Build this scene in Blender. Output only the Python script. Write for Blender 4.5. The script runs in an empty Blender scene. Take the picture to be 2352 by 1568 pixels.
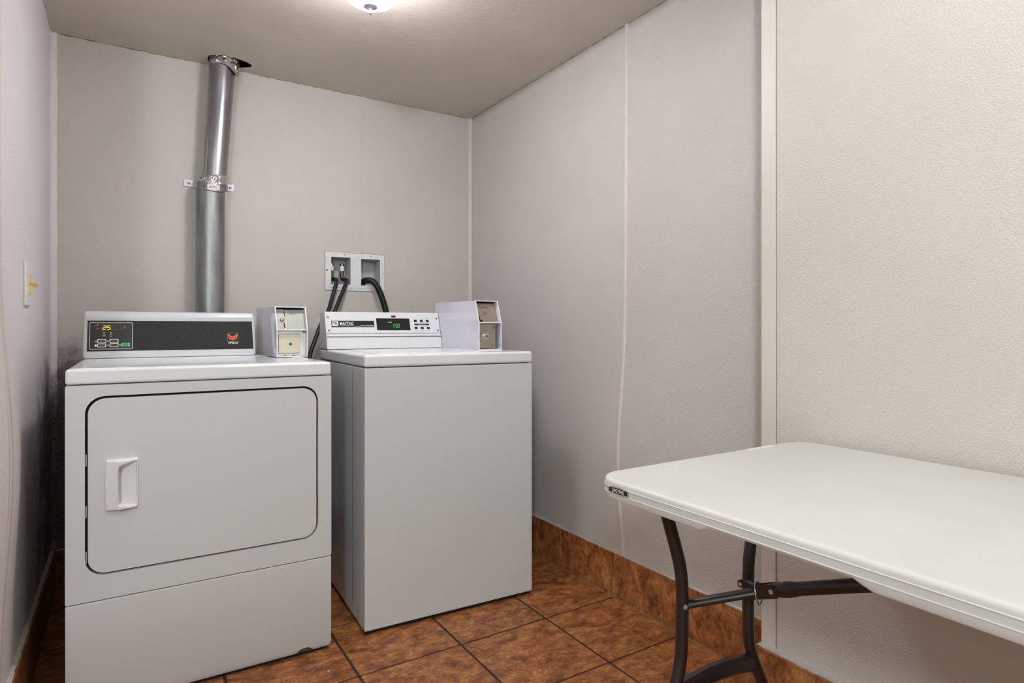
import bpy, bmesh, math, random
from mathutils import Vector, Matrix, noise
random.seed(7)
SC = bpy.context.scene
COL = SC.collection
PI = math.pi

# ------------------------------------------------------------------ camera
cam_d = bpy.data.cameras.new('camera'); cam = bpy.data.objects.new('camera', cam_d); COL.objects.link(cam)
cam.location = (-1.5615, -2.9095, 1.0174)
cam.rotation_euler = (math.radians(90), 0, -math.radians(32.2928))
cam_d.sensor_width = 36.0; cam_d.lens = 1401.4866 * 36.0 / 2352.0
cam_d.shift_y = -(784 - 752.89) / 2352.0
cam_d.clip_start = 0.02
SC.camera = cam

# ------------------------------------------------------------------ world, exposure, lamps
SC.view_settings.view_transform = 'Standard'; SC.view_settings.look = 'None'
SC.view_settings.gamma = 1.0; SC.view_settings.use_curve_mapping = False
SC.view_settings.exposure = 0.06
W_ = bpy.data.worlds.new('world'); SC.world = W_; W_.use_nodes = True
W_.node_tree.nodes['Background'].inputs[0].default_value = (0.9, 0.93, 1.0, 1)
W_.node_tree.nodes['Background'].inputs[1].default_value = 0.05

def lamp(name, kind, loc, energy, color, size=0.1, rot=None):
    d = bpy.data.lights.new(name, kind); o = bpy.data.objects.new(name, d); COL.objects.link(o)
    o.location = loc; d.energy = energy; d.color = color
    if kind == 'AREA':
        d.shape = 'DISK'; d.size = size
    else:
        d.shadow_soft_size = size
    if rot: o.rotation_euler = rot
    return o
BOWL_E = 74.0
BOWL_C = (0.965, 0.935, 1.04)
# the second room lamp, on the higher ceiling beside the camera
lamp('near_room_lamp', 'POINT', (-0.97, -2.66, 2.29), 22.0, (0.98, 1.0, 1.05), 0.11)
# unseen photographer's light on a stand, to the left behind the camera
lamp('side_stand_light', 'POINT', (-2.40, -3.93, 1.78), 104.0, (0.90, 1.0, 1.10), 0.12)

# ------------------------------------------------------------------ colour and material helpers
def lin(c):
    def f(v):
        v /= 255.0
        return v / 12.92 if v <= 0.04045 else ((v + 0.055) / 1.055) ** 2.4
    return (f(c[0]), f(c[1]), f(c[2]), 1.0)

class NT:
    def __init__(s, name):
        s.m = bpy.data.materials.new(name); s.m.use_nodes = True
        s.t = s.m.node_tree; s.b = s.t.nodes['Principled BSDF']
    def n(s, kind, **kw):
        x = s.t.nodes.new(kind)
        for k, v in kw.items(): setattr(x, k, v)
        return x
    def l(s, a, b): s.t.links.new(a, b)
    def coord(s):
        return s.n('ShaderNodeTexCoord').outputs['Object']
    def noise(s, vec, scale, detail=4, rough=0.55):
        x = s.n('ShaderNodeTexNoise'); x.inputs['Scale'].default_value = scale
        x.inputs['Detail'].default_value = detail; x.inputs['Roughness'].default_value = rough
        s.l(vec, x.inputs['Vector']); return x.outputs['Fac']
    def ramp(s, fac, stops, interp='LINEAR'):
        x = s.n('ShaderNodeValToRGB'); x.color_ramp.interpolation = interp
        e = x.color_ramp.elements
        while len(e) < len(stops): e.new(0.5)
        for i, (p, c) in enumerate(stops):
            e[i].position = p
            e[i].color = c if isinstance(c, tuple) and len(c) == 4 else (c, c, c, 1)
        s.l(fac, x.inputs[0]); return x.outputs['Color']
    def math(s, op, a, b=None, clamp=False):
        x = s.n('ShaderNodeMath', operation=op); x.use_clamp = clamp
        for i, v in enumerate((a, b)):
            if v is None: continue
            if isinstance(v, (int, float)): x.inputs[i].default_value = v
            else: s.l(v, x.inputs[i])
        return x.outputs[0]
    def mix(s, fac, a, b, blend='MIX'):
        x = s.n('ShaderNodeMix', data_type='RGBA', blend_type=blend)
        for i, v in ((0, fac), (6, a), (7, b)):
            if isinstance(v, (int, float)): x.inputs[i].default_value = v
            elif isinstance(v, tuple): x.inputs[i].default_value = v
            else: s.l(v, x.inputs[i])
        return x.outputs[2]
    def bump(s, h, strength, dist=0.001, normal=None):
        x = s.n('ShaderNodeBump'); x.inputs['Strength'].default_value = strength
        x.inputs['Distance'].default_value = dist
        s.l(h, x.inputs['Height'])
        if normal is not None: s.l(normal, x.inputs['Normal'])
        return x.outputs['Normal']
    def maprange(s, v, a, b, c=0.0, d=1.0, smooth=True):
        x = s.n('ShaderNodeMapRange'); x.interpolation_type = 'SMOOTHSTEP' if smooth else 'LINEAR'
        s.l(v, x.inputs['Value'])
        for k, q in zip(('From Min', 'From Max', 'To Min', 'To Max'), (a, b, c, d)): x.inputs[k].default_value = q
        return x.outputs['Result']
    def set(s, **kw):
        for k, v in kw.items():
            i = s.b.inputs[k.replace('_', ' ')]
            if hasattr(v, 'links') or hasattr(v, 'is_linked'): s.l(v, i)
            else: i.default_value = v
        return s

def simple(name, rgb, rough=0.5, metal=0.0, vary=0.04, scale=30, bump=0.0, bscale=200, spec=0.5, coat=0.0):
    """flat-coloured thing with a slight procedural unevenness"""
    t = NT(name); co = t.coord()
    c = lin(rgb)
    f = t.noise(co, scale, 3)
    lo = tuple(max(0, v * (1 - vary)) for v in c[:3]) + (1,)
    hi = tuple(min(1, v * (1 + vary)) for v in c[:3]) + (1,)
    t.set(Base_Color=t.ramp(f, [(0.3, lo), (0.7, hi)]), Roughness=rough, Metallic=metal)
    t.b.inputs['Specular IOR Level'].default_value = spec
    t.b.inputs['Coat Weight'].default_value = coat
    if bump: t.set(Normal=t.bump(t.noise(co, bscale, 3), bump, 0.0006))
    return t.m

def glow(name, rgb, strength):
    t = NT(name); c = lin(rgb)
    t.set(Base_Color=(0.02, 0.02, 0.02, 1), Emission_Color=c, Emission_Strength=strength, Roughness=0.4)
    return t.m

def frp(name, rgb, mildew_shade=None, stain=0.05):
    """embossed plastic wall panel: pebbled surface, faint stains, optional mould specks and painted gap shade"""
    t = NT(name); co = t.coord()
    v = t.n('ShaderNodeTexVoronoi'); v.inputs['Scale'].default_value = 235; t.l(co, v.inputs['Vector'])
    peb = t.math('ADD', t.math('MULTIPLY', v.outputs['Distance'], -0.8), t.noise(co, 480, 2))
    big = t.noise(co, 2.3, 3)
    c = lin(rgb)
    lo = tuple(k * (1 - stain) for k in c[:3]) + (1,)
    base = t.ramp(big, [(0.35, lo), (0.65, c)])
    grime = t.noise(co, 75, 3, 0.7)
    base = t.mix(t.maprange(grime, 0.64, 0.78, 0, 0.16), base, lin((112, 98, 84)))
    if mildew_shade:
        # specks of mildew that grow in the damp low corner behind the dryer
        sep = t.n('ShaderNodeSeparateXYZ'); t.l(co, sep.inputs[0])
        mz = t.maprange(sep.outputs['Z'], mildew_shade[0], mildew_shade[1], 1, 0)
        mx = t.maprange(sep.outputs[mildew_shade[4]], mildew_shade[2], mildew_shade[3], 1 if mildew_shade[5] else 0, 0 if mildew_shade[5] else 1)
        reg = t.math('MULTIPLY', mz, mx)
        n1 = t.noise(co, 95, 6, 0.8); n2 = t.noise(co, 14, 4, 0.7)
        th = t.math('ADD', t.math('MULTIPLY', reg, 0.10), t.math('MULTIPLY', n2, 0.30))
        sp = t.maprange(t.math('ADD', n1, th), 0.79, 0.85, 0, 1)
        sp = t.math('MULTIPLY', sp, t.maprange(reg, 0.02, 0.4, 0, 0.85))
        stain_shade = t.maprange(t.math('ADD', t.noise(co, 7, 6, 0.7), t.math('MULTIPLY', reg, 0.62)), 0.68, 1.10, 0, 0.85)  # soft dark layer: part mould stain, part painted shade of the dryer gap
        base = t.mix(stain_shade, base, lin((70, 59, 60)))
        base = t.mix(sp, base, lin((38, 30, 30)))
    t.set(Base_Color=base, Roughness=0.42, Normal=t.bump(peb, 0.75, 0.0014))
    t.b.inputs['Specular IOR Level'].default_value = 0.45
    return t.m

M = {}
M['wall'] = frp('panel_white', (196, 191, 184))
M['wall_near'] = frp('panel_cream', (208, 203, 192))
M['wall_back'] = frp('panel_back', (199, 193, 184), mildew_shade=(0.75, 1.14, -1.77, -1.50, 'X', True))
M['wall_left'] = frp('panel_left', (226, 220, 218), mildew_shade=(0.62, 1.12, -0.78, -0.05, 'Y', False))
M['trim'] = simple('panel_trim', (205, 198, 188), 0.4, vary=0.03, scale=6)
M['trim_near'] = simple('corner_moulding', (208, 203, 192), 0.42, vary=0.03, scale=5)
def mk_ceiling():
    t = NT('ceiling_paint'); co = t.coord()
    mp = t.n('ShaderNodeMapping'); mp.inputs['Scale'].default_value = (1, 3.0, 1); mp.inputs['Rotation'].default_value = (0, 0, 0.5); t.l(co, mp.inputs['Vector'])
    wr = t.noise(mp.outputs['Vector'], 7, 6, 0.65)
    fine = t.noise(co, 160, 3)
    h = t.math('ADD', t.math('MULTIPLY', wr, 3.0), t.math('MULTIPLY', fine, 0.35))
    b = t.ramp(t.noise(co, 3, 4), [(0.3, lin((197, 190, 175))), (0.7, lin((208, 201, 186)))])
    t.set(Base_Color=b, Roughness=0.6, Normal=t.bump(h, 0.5, 0.0016)); return t.m
M['ceiling'] = mk_ceiling()
def mk_tile(name, axis):
    t = NT(name); co = t.coord()
    # each tile has its own patch of the marbling, read from its face colour attribute
    at = t.n('ShaderNodeAttribute'); at.attribute_name = 'tile_seed'
    off = t.n('ShaderNodeVectorMath', operation='SCALE'); t.l(at.outputs['Vector'], off.inputs[0]); off.inputs['Scale'].default_value = 40
    ad = t.n('ShaderNodeVectorMath', operation='ADD'); t.l(co, ad.inputs[0]); t.l(off.outputs[0], ad.inputs[1])
    mp = t.n('ShaderNodeMapping'); t.l(ad.outputs[0], mp.inputs['Vector'])
    mp.inputs['Scale'].default_value = (1.0, 1.5, 1) if axis == 'floor' else (1, 1.2, 0.85)
    v = mp.outputs['Vector']
    a = t.noise(v, 19, 9, 0.74)
    b = t.noise(v, 80, 6, 0.72)
    w = t.n('ShaderNodeTexNoise'); w.inputs['Scale'].default_value = 9; w.inputs['Detail'].default_value = 6
    w.inputs['Distortion'].default_value = 1.6; t.l(v, w.inputs['Vector'])
    f = t.math('ADD', t.math('MULTIPLY', a, 0.45), t.math('ADD', t.math('MULTIPLY', b, 0.3), t.math('MULTIPLY', w.outputs['Fac'], 0.25)))
    c = t.ramp(f, [(0.39, lin((86, 50, 25))), (0.45, lin((118, 70, 36))), (0.50, lin((146, 88, 47))), (0.55, lin((168, 110, 60))), (0.62, lin((190, 142, 85)))])
    sp = t.maprange(t.noise(v, 6, 8, 0.78), 0.58, 0.70, 0, 0.5)
    c = t.mix(sp, c, lin((62, 36, 22)))
    t.set(Base_Color=c, Roughness=t.maprange(b, 0.3, 0.7, 0.32, 0.5), Normal=t.bump(t.math('ADD', a, b), 0.25, 0.0012))
    return t.m
M['tile'] = mk_tile('floor_tile', 'floor'); M['wtile'] = mk_tile('skirting_tile', 'wall')
M['grout'] = simple('dark_grout', (52, 34, 24), 0.9, vary=0.35, scale=14, bump=0.4)
M['mortar'] = simple('grey_mortar', (186, 180, 172), 0.85, vary=0.12, scale=60, bump=0.5, bscale=120)
def mk_enamel(name, rgb, rough=0.28, peel=0.06):
    t = NT(name); co = t.coord(); c = lin(rgb)
    lo = tuple(k * 0.975 for k in c[:3]) + (1,)
    b = t.ramp(t.noise(co, 1.7, 3), [(0.35, lo), (0.65, c)])
    sc = t.maprange(t.noise(co, 95, 4, 0.75), 0.735, 0.78, 0, 0.6)
    b = t.mix(sc, b, lin((120, 116, 112)))
    t.set(Base_Color=b, Roughness=rough, Normal=t.bump(t.noise(co, 170, 2), peel, 0.0008)); return t.m
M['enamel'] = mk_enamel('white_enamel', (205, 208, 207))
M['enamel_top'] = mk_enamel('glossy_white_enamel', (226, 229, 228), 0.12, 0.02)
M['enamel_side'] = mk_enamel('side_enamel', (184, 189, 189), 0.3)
M['plastic'] = simple('white_plastic', (222, 222, 222), 0.3, vary=0.01)
M['alu'] = simple('brushed_white_metal', (214, 214, 212), 0.33, vary=0.02, scale=90)
M['box_side'] = mk_enamel('coin_box_enamel', (208, 207, 216), 0.07, 0.01)
M['box_edge'] = simple('coin_box_rim', (226, 224, 220), 0.3, vary=0.03)
M['slotplate'] = simple('grey_green_plate', (160, 164, 150), 0.4, metal=0.3, vary=0.06, scale=12)
M['cream'] = simple('cream_drawer', (206, 200, 172), 0.45, vary=0.06, scale=25)
M['steel'] = simple('brushed_steel', (178, 166, 150), 0.32, metal=0.85, vary=0.08, scale=18)
M['chrome'] = simple('chrome', (205, 203, 200), 0.15, metal=1.0, vary=0.05)
M['brass'] = simple('brass', (142, 122, 88), 0.25, metal=1.0, vary=0.1)
M['black'] = simple('black_plastic', (22, 21, 20), 0.35, vary=0.1)
M['gap'] = simple('dark_gap', (20, 17, 15), 0.9, vary=0.1)
M['panel'] = simple('charcoal_overlay', (40, 42, 38), 0.5, vary=0.16, scale=70, bump=0.1, spec=0.2)
M['panelblk'] = simple('black_overlay', (20, 21, 21), 0.3, vary=0.08)
M['window'] = simple('display_window', (54, 44, 34), 0.15, vary=0.1)
M['print'] = simple('white_print', (226, 226, 222), 0.5, vary=0.02)
M['print_dim'] = simple('grey_print', (140, 140, 136), 0.5, vary=0.02)
M['print_blk'] = simple('black_print', (26, 24, 24), 0.5, vary=0.05)
M['orange'] = simple('orange_print', (228, 82, 48), 0.45, vary=0.04)
M['redprint'] = simple('red_print', (150, 50, 40), 0.45, vary=0.04)
M['hinge'] = simple('worn_hinge', (112, 90, 76), 0.45, metal=0.6, vary=0.35, scale=220)
M['rubber'] = simple('black_rubber', (26, 22, 26), 0.45, vary=0.15, scale=60)
M['hoseshine'] = simple('corrugated_black', (16, 17, 16), 0.22, vary=0.1)
M['outlet'] = simple('outlet_plastic', (216, 217, 216), 0.42, vary=0.06, scale=28, bump=0.25, bscale=90)
M['outlet_in'] = simple('outlet_inside', (176, 178, 178), 0.5, vary=0.06)
M['ivory'] = simple('ivory_plastic', (226, 208, 150), 0.35, vary=0.02)
M['pin'] = simple('grey_pin', (176, 172, 166), 0.4, metal=0.3)
M['legs'] = simple('brown_black_tube', (40, 30, 28), 0.34, vary=0.12, scale=40, spec=0.6)
M['stickerw'] = simple('paper_label', (226, 220, 212), 0.6, vary=0.05, scale=80)
def mk_duct(name, rgb, rough, green):
    t = NT(name); co = t.coord(); c = lin(rgb); g = lin(green)
    mp = t.n('ShaderNodeMapping'); mp.inputs['Scale'].default_value = (1, 1, 0.15); t.l(co, mp.inputs['Vector'])
    f = t.noise(mp.outputs['Vector'], 26, 5, 0.6)
    b = t.ramp(f, [(0.35, g), (0.6, c)])
    t.set(Base_Color=b, Metallic=0.92, Roughness=t.maprange(f, 0.3, 0.7, rough, rough + 0.12), Normal=t.bump(t.noise(co, 60, 4), 0.05, 0.001)); return t.m
M['duct_up'] = mk_duct('duct_metal', (160, 158, 160), 0.26, (140, 139, 141))
M['duct_low'] = mk_duct('galvanised_metal', (156, 160, 157), 0.40, (128, 132, 128))
M['foil'] = simple('foil_tape', (206, 202, 202), 0.2, metal=0.95, vary=0.12, scale=50, bump=0.6, bscale=55)
def mk_tabletop():
    t = NT('table_plastic'); co = t.coord()
    f = t.noise(co, 3.5, 5, 0.6)
    b = t.ramp(f, [(0.3, lin((204, 204, 199))), (0.7, lin((212, 214, 209)))])
    mp = t.n('ShaderNodeMapping'); mp.inputs['Scale'].default_value = (14, 1.6, 1); mp.inputs['Rotation'].default_value = (0, 0, 0.8); t.l(co, mp.inputs['Vector'])
    scr = t.maprange(t.noise(mp.outputs['Vector'], 9, 6, 0.7), 0.66, 0.7, 0, 0.18)
    b = t.mix(scr, b, lin((176, 176, 176)))
    spots = t.maprange(t.noise(co, 60, 3, 0.6), 0.72, 0.76, 0, 0.35)
    b = t.mix(spots, b, lin((150, 146, 140)))
    t.set(Base_Color=b, Roughness=0.42, Normal=t.bump(t.noise(co, 240, 3, 0.6), 0.3, 0.0008)); return t.m
M['table'] = mk_tabletop()

# ------------------------------------------------------------------ mesh helpers
def link(name, bm, mat, parent=None, smooth=None, mats=None):
    me = bpy.data.meshes.new(name); bmesh.ops.recalc_face_normals(bm, faces=bm.faces[:]); bm.to_mesh(me); bm.free()
    o = bpy.data.objects.new(name, me); COL.objects.link(o)
    for m in (mats or [mat]): me.materials.append(m)
    if parent: o.parent = parent
    if smooth is not None:
        for p in me.polygons: p.use_smooth = True
        if smooth < 180:
            md = o.modifiers.new('edges', 'EDGE_SPLIT'); md.split_angle = math.radians(smooth); md.use_edge_sharp = False
    return o
def bevel(o, w, seg=3, ang=40):
    m = o.modifiers.new('bevel', 'BEVEL'); m.width = w; m.segments = seg; m.limit_method = 'ANGLE'; m.angle_limit = math.radians(ang)
    for p in o.data.polygons: p.use_smooth = True
    m.harden_normals = True
    return o
def tag(o, label=None, cat=None, group=None, kind=None):
    for k, v in (('label', label), ('category', cat), ('group', group), ('kind', kind)):
        if v: o[k] = v
    return o
def split(o):
    """every loose piece of a mesh becomes an object of its own with the same name"""
    me = o.data; par = list(range(len(me.vertices)))
    def find(i):
        while par[i] != i: par[i] = par[par[i]]; i = par[i]
        return i
    for e in me.edges:
        a, b = find(e.vertices[0]), find(e.vertices[1])
        if a != b: par[a] = b
    groups = {}
    for p in me.polygons: groups.setdefault(find(p.vertices[0]), []).append(p.index)
    keys = list(groups)
    for g_ in keys[1:]:
        keep = set(groups[g_]); bm = bmesh.new(); bm.from_mesh(me); bm.faces.ensure_lookup_table()
        bmesh.ops.delete(bm, geom=[f for f in bm.faces if f.index not in keep], context='FACES')
        m2 = bpy.data.meshes.new(o.name); bm.to_mesh(m2); bm.free()
        for m in me.materials: m2.materials.append(m)
        c = o.copy(); c.data = m2; COL.objects.link(c); c.name = o.name
    keep = set(groups[keys[0]]); bm = bmesh.new(); bm.from_mesh(me); bm.faces.ensure_lookup_table()
    bmesh.ops.delete(bm, geom=[f for f in bm.faces if f.index not in keep], context='FACES'); bm.to_mesh(me); bm.free()
    return o
def empty(name, loc=(0, 0, 0), rz=0):
    o = bpy.data.objects.new(name, None); COL.objects.link(o); o.location = loc; o.rotation_euler = (0, 0, rz); o.empty_display_size = 0.05
    return o
class Fr:
    """a local frame: p(x, y, z) = o + x*u + y*v + z*n"""
    def __init__(s, o, u=(1, 0, 0), v=(0, 1, 0), n=None):
        s.o = Vector(o); s.u = Vector(u).normalized(); s.v = Vector(v).normalized()
        s.n = Vector(n).normalized() if n else s.u.cross(s.v).normalized()
    def p(s, x, y, z=0): return s.o + s.u * x + s.v * y + s.n * z
ID = Fr((0, 0, 0))
def box(bm, a, b, F=ID):
    (x0, y0, z0), (x1, y1, z1) = a, b
    v = [bm.verts.new(F.p(x, y, z)) for x in (x0, x1) for y in (y0, y1) for z in (z0, z1)]
    for q in ((0, 1, 3, 2), (4, 6, 7, 5), (0, 4, 5, 1), (2, 3, 7, 6), (0, 2, 6, 4), (1, 5, 7, 3)): bm.faces.new([v[i] for i in q])
    return v
def prism(bm, pts, z0, z1, F=ID):
    """polygon pts in (x, y) of F, from z0 to z1 along n"""
    a = [bm.verts.new(F.p(x, y, z0)) for x, y in pts]; b = [bm.verts.new(F.p(x, y, z1)) for x, y in pts]
    n = len(pts)
    for i in range(n): bm.faces.new((a[i], a[(i + 1) % n], b[(i + 1) % n], b[i]))
    bm.faces.new(a[::-1]); bm.faces.new(b)
def rrect(x0, y0, x1, y1, r, k=6):
    r = min(r, abs(x1 - x0) / 2 - 1e-5, abs(y1 - y0) / 2 - 1e-5); P = []
    for cx, cy, a in ((x1 - r, y0 + r, -90), (x1 - r, y1 - r, 0), (x0 + r, y1 - r, 90), (x0 + r, y0 + r, 180)):
        for i in range(k + 1):
            t = math.radians(a + 90 * i / k); P.append((cx + r * math.cos(t), cy + r * math.sin(t)))
    return P
def ring(bm, outer, inner, z0, z1, F=ID):
    """closed band between two loops with the same number of points"""
    n = len(outer)
    L = [[bm.verts.new(F.p(x, y, z)) for x, y in loop] for loop, z in ((outer, z0), (outer, z1), (inner, z1), (inner, z0))]
    for k in range(4):
        A, B = L[k], L[(k + 1) % 4]
        for i in range(n): bm.faces.new((A[i], A[(i + 1) % n], B[(i + 1) % n], B[i]))
def cyl(bm, p0, p1, r0, r1=None, seg=24, caps=True):
    p0, p1 = Vector(p0), Vector(p1); r1 = r0 if r1 is None else r1
    d = (p1 - p0).normalized(); u = d.orthogonal().normalized(); w = d.cross(u)
    A, B = [], []
    for i in range(seg):
        t = 2 * PI * i / seg; e = u * math.cos(t) + w * math.sin(t)
        A.append(bm.verts.new(p0 + e * r0)); B.append(bm.verts.new(p1 + e * r1))
    for i in range(seg): bm.faces.new((A[i], A[(i + 1) % seg], B[(i + 1) % seg], B[i]))
    if caps: bm.faces.new(A[::-1]); bm.faces.new(B)
def smooth_path(P, k=8):
    P = [Vector(p) for p in P]; out = []
    for i in range(len(P) - 1):
        a, b, c, d = P[max(i - 1, 0)], P[i], P[i + 1], P[min(i + 2, len(P) - 1)]
        for j in range(k):
            t = j / k
            out.append(0.5 * ((2 * b) + (c - a) * t + (2 * a - 5 * b + 4 * c - d) * t * t + (3 * b - a - 3 * c + d) * t ** 3))
    out.append(P[-1]); return out
def tube(bm, path, r, seg=16, prof=None, caps=True):
    """sweep a circle (or a profile of (x, y) pairs) along a path; r may be a function of the arc fraction"""
    n = len(path); rings = []; T = []
    for i in range(n): T.append((path[min(i + 1, n - 1)] - path[max(i - 1, 0)]).normalized())
    u = T[0].orthogonal().normalized()
    for i in range(n):
        u = (u - T[i] * u.dot(T[i])).normalized(); w = T[i].cross(u)
        rr = r(i / (n - 1)) if callable(r) else r
        if prof: rings.append([bm.verts.new(path[i] + u * a + w * b) for a, b in prof])
        else: rings.append([bm.verts.new(path[i] + (u * math.cos(2 * PI * k / seg) + w * math.sin(2 * PI * k / seg)) * rr) for k in range(seg)])
    m = len(rings[0])
    for A, B in zip(rings, rings[1:]):
        for k in range(m): bm.faces.new((A[k], A[(k + 1) % m], B[(k + 1) % m], B[k]))
    if caps: bm.faces.new(rings[0][::-1]); bm.faces.new(rings[-1])
def lathe(bm, prof, o=(0, 0, 0), seg=40):
    o = Vector(o); R = []
    for r, z in prof:
        if r < 1e-6: R.append([bm.verts.new(o + Vector((0, 0, z)))])
        else: R.append([bm.verts.new(o + Vector((r * math.cos(2 * PI * i / seg), r * math.sin(2 * PI * i / seg), z))) for i in range(seg)])
    for A, B in zip(R, R[1:]):
        for i in range(seg):
            j = (i + 1) % seg
            if len(A) == 1 and len(B) == 1: continue
            if len(A) == 1: bm.faces.new((A[0], B[i], B[j]))
            elif len(B) == 1: bm.faces.new((A[i], A[j], B[0]))
            else: bm.faces.new((A[i], A[j], B[j], B[i]))
def sheet(bm, outer, holes, place, depth):
    """flat sheet with holes: outer and holes are loops of 2D points, place maps (x, y, d) to 3D"""
    for d in (0, depth):
        es = []
        for loop in [outer] + holes:
            vs = [bm.verts.new(place(x, y, d)) for x, y in loop]
            es += [bm.edges.new((vs[i], vs[(i + 1) % len(vs)])) for i in range(len(vs))]
        bmesh.ops.triangle_fill(bm, edges=es, use_beauty=True, use_dissolve=False)
    for loop in [outer] + holes:
        n = len(loop)
        for i in range(n):
            a, b = loop[i], loop[(i + 1) % n]
            bm.faces.new([bm.verts.new(place(*q)) for q in ((*a, 0), (*b, 0), (*b, depth), (*a, depth))])
    bmesh.ops.remove_doubles(bm, verts=bm.verts[:], dist=1e-6)
def text_bm(bm, body, F, x, y, h, sx=1.0, z0=0.0, z1=0.0004, align='CENTER', bold=0.0, shear=0.0):
    """lettering as thin raised geometry: cap height h, baseline at (x, y) of frame F"""
    cu = bpy.data.curves.new('lettering', 'FONT'); cu.body = body; cu.size = 1.0; cu.align_x = align
    cu.offset = bold; cu.shear = shear; cu.resolution_u = 3
    o = bpy.data.objects.new('lettering', cu); COL.objects.link(o)
    dg = bpy.context.evaluated_depsgraph_get(); me = bpy.data.meshes.new_from_object(o.evaluated_get(dg))
    k = h / 0.69
    vs = [bm.verts.new(F.p(x + v.co.x * k * sx, y + v.co.y * k, z1)) for v in me.vertices]
    for p in me.polygons:
        try: bm.faces.new([vs[i] for i in p.vertices])
        except ValueError: pass
    bpy.data.objects.remove(o); bpy.data.curves.remove(cu); bpy.data.meshes.remove(me)
SEG = {'0': 'abcdef', '1': 'bc', '2': 'abged', '5': 'afgcd', '8': 'abcdefg'}
def digit(bm, ch, F, x, y, w, h, t, sh=0.12, z=0.0004):
    q = {'a': ((0.12, 1), (0.88, 1)), 'g': ((0.12, .5), (0.88, .5)), 'd': ((0.12, 0), (0.88, 0)),
         'f': ((0, .55), (0, .95)), 'b': ((1, .55), (1, .95)), 'e': ((0, .05), (0, .45)), 'c': ((1, .05), (1, .45))}
    for s in SEG[ch]:
        (ax, ay), (bx, by) = q[s]
        A = Vector((ax * w + ay * h * sh, ay * h)); B = Vector((bx * w + by * h * sh, by * h)); d = (B - A).normalized(); n = Vector((-d.y, d.x)) * t / 2
        P = [A + n, A - d * t * .4, A - n, B - n, B + d * t * .4, B + n]
        prism(bm, [(x + p.x, y + p.y) for p in P], 0, z, F)
def screw(bm, F, x, y, r=0.004, z=0.0):
    prism(bm, [(x + r * math.cos(t * PI / 8), y + r * math.sin(t * PI / 8)) for t in range(16)], z, z + r * 0.45, F)

# ------------------------------------------------------------------ the setting
H = 2.146; WL = -1.8056; XR0 = 0.012; XN = -0.112; YC = -1.88; HB = 0.165; TS = 0.3342; TX = -0.3169; TY = -1.1618
YF = -5.30; H2 = 2.50; YH = -2.22; YL = -1.36; XW = -3.90
def xr(y, z): return XR0 - 0.036 * math.exp(-((z - .52) / .30) ** 2) * math.exp(-((y + 1.18) / .36) ** 2)
def xl(y, z): return WL + 0.024 * math.exp(-((z - .70) / .30) ** 2) * math.exp(-((y + 1.08) / .28) ** 2)
def ztop(y): return H if y > YH else H2
def wall_grid(name, fx, y0, y1, z1, mat, thick, ny=70, nz=60):
    bm = bmesh.new(); G = []
    for i in range(ny + 1):
        y = y0 + (y1 - y0) * i / ny
        G.append([bm.verts.new((fx(y, z1 * j / nz), y, z1 * j / nz)) for j in range(nz + 1)])
    B = []
    for i in range(ny + 1):
        y = y0 + (y1 - y0) * i / ny; B.append([bm.verts.new((fx(y, z1 * j / nz) + thick, y, z1 * j / nz)) for j in (0, nz)])
    for i in range(ny):
        for j in range(nz): bm.faces.new((G[i][j], G[i + 1][j], G[i + 1][j + 1], G[i][j + 1]))
        bm.faces.new((B[i][0], B[i][1], B[i + 1][1], B[i + 1][0]))
        bm.faces.new((G[i][0], B[i][0], B[i + 1][0], G[i + 1][0])); bm.faces.new((G[i][nz], G[i + 1][nz], B[i + 1][1], B[i][1]))
    o = link(name, bm, mat, smooth=180)
    return tag(o, kind='structure')
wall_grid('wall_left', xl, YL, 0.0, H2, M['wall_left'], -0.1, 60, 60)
wall_grid('wall_right', xr, YC, 0.0, H, M['wall'], 0.1)
def wn(name, pts, z1, mat):
    bm = bmesh.new(); prism(bm, pts, 0, z1); return tag(link(name, bm, mat), kind='structure')
wn('wall_right_near', [(XN, YC), (XN, YF), (0.112, YF), (0.112, YC)], H2, M['wall_near'])
wn('wall_front', [(XW, YF), (XW, YF - .1), (0.112, YF - .1), (0.112, YF)], H2, M['wall'])
wn('wall_left_far', [(XW, YF - .1), (XW - .1, YF - .1), (XW - .1, YL + .1), (XW, YL + .1)], H2, M['wall'])
wn('wall_back_left', [(XW, YL), (XW, YL + .1), (WL - .1, YL + .1), (WL - .1, YL)], H2, M['wall'])
# back wall with the opening cut for the washer outlet box
OX0, OX1, OZ0, OZ1 = -0.760, -0.483, 1.206, 1.370
bm = bmesh.new()
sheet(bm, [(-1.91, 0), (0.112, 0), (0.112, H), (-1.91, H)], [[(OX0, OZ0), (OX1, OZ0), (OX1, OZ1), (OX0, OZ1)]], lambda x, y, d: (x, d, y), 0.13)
tag(link('wall_back', bm, M['wall_back']), kind='structure')
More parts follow.
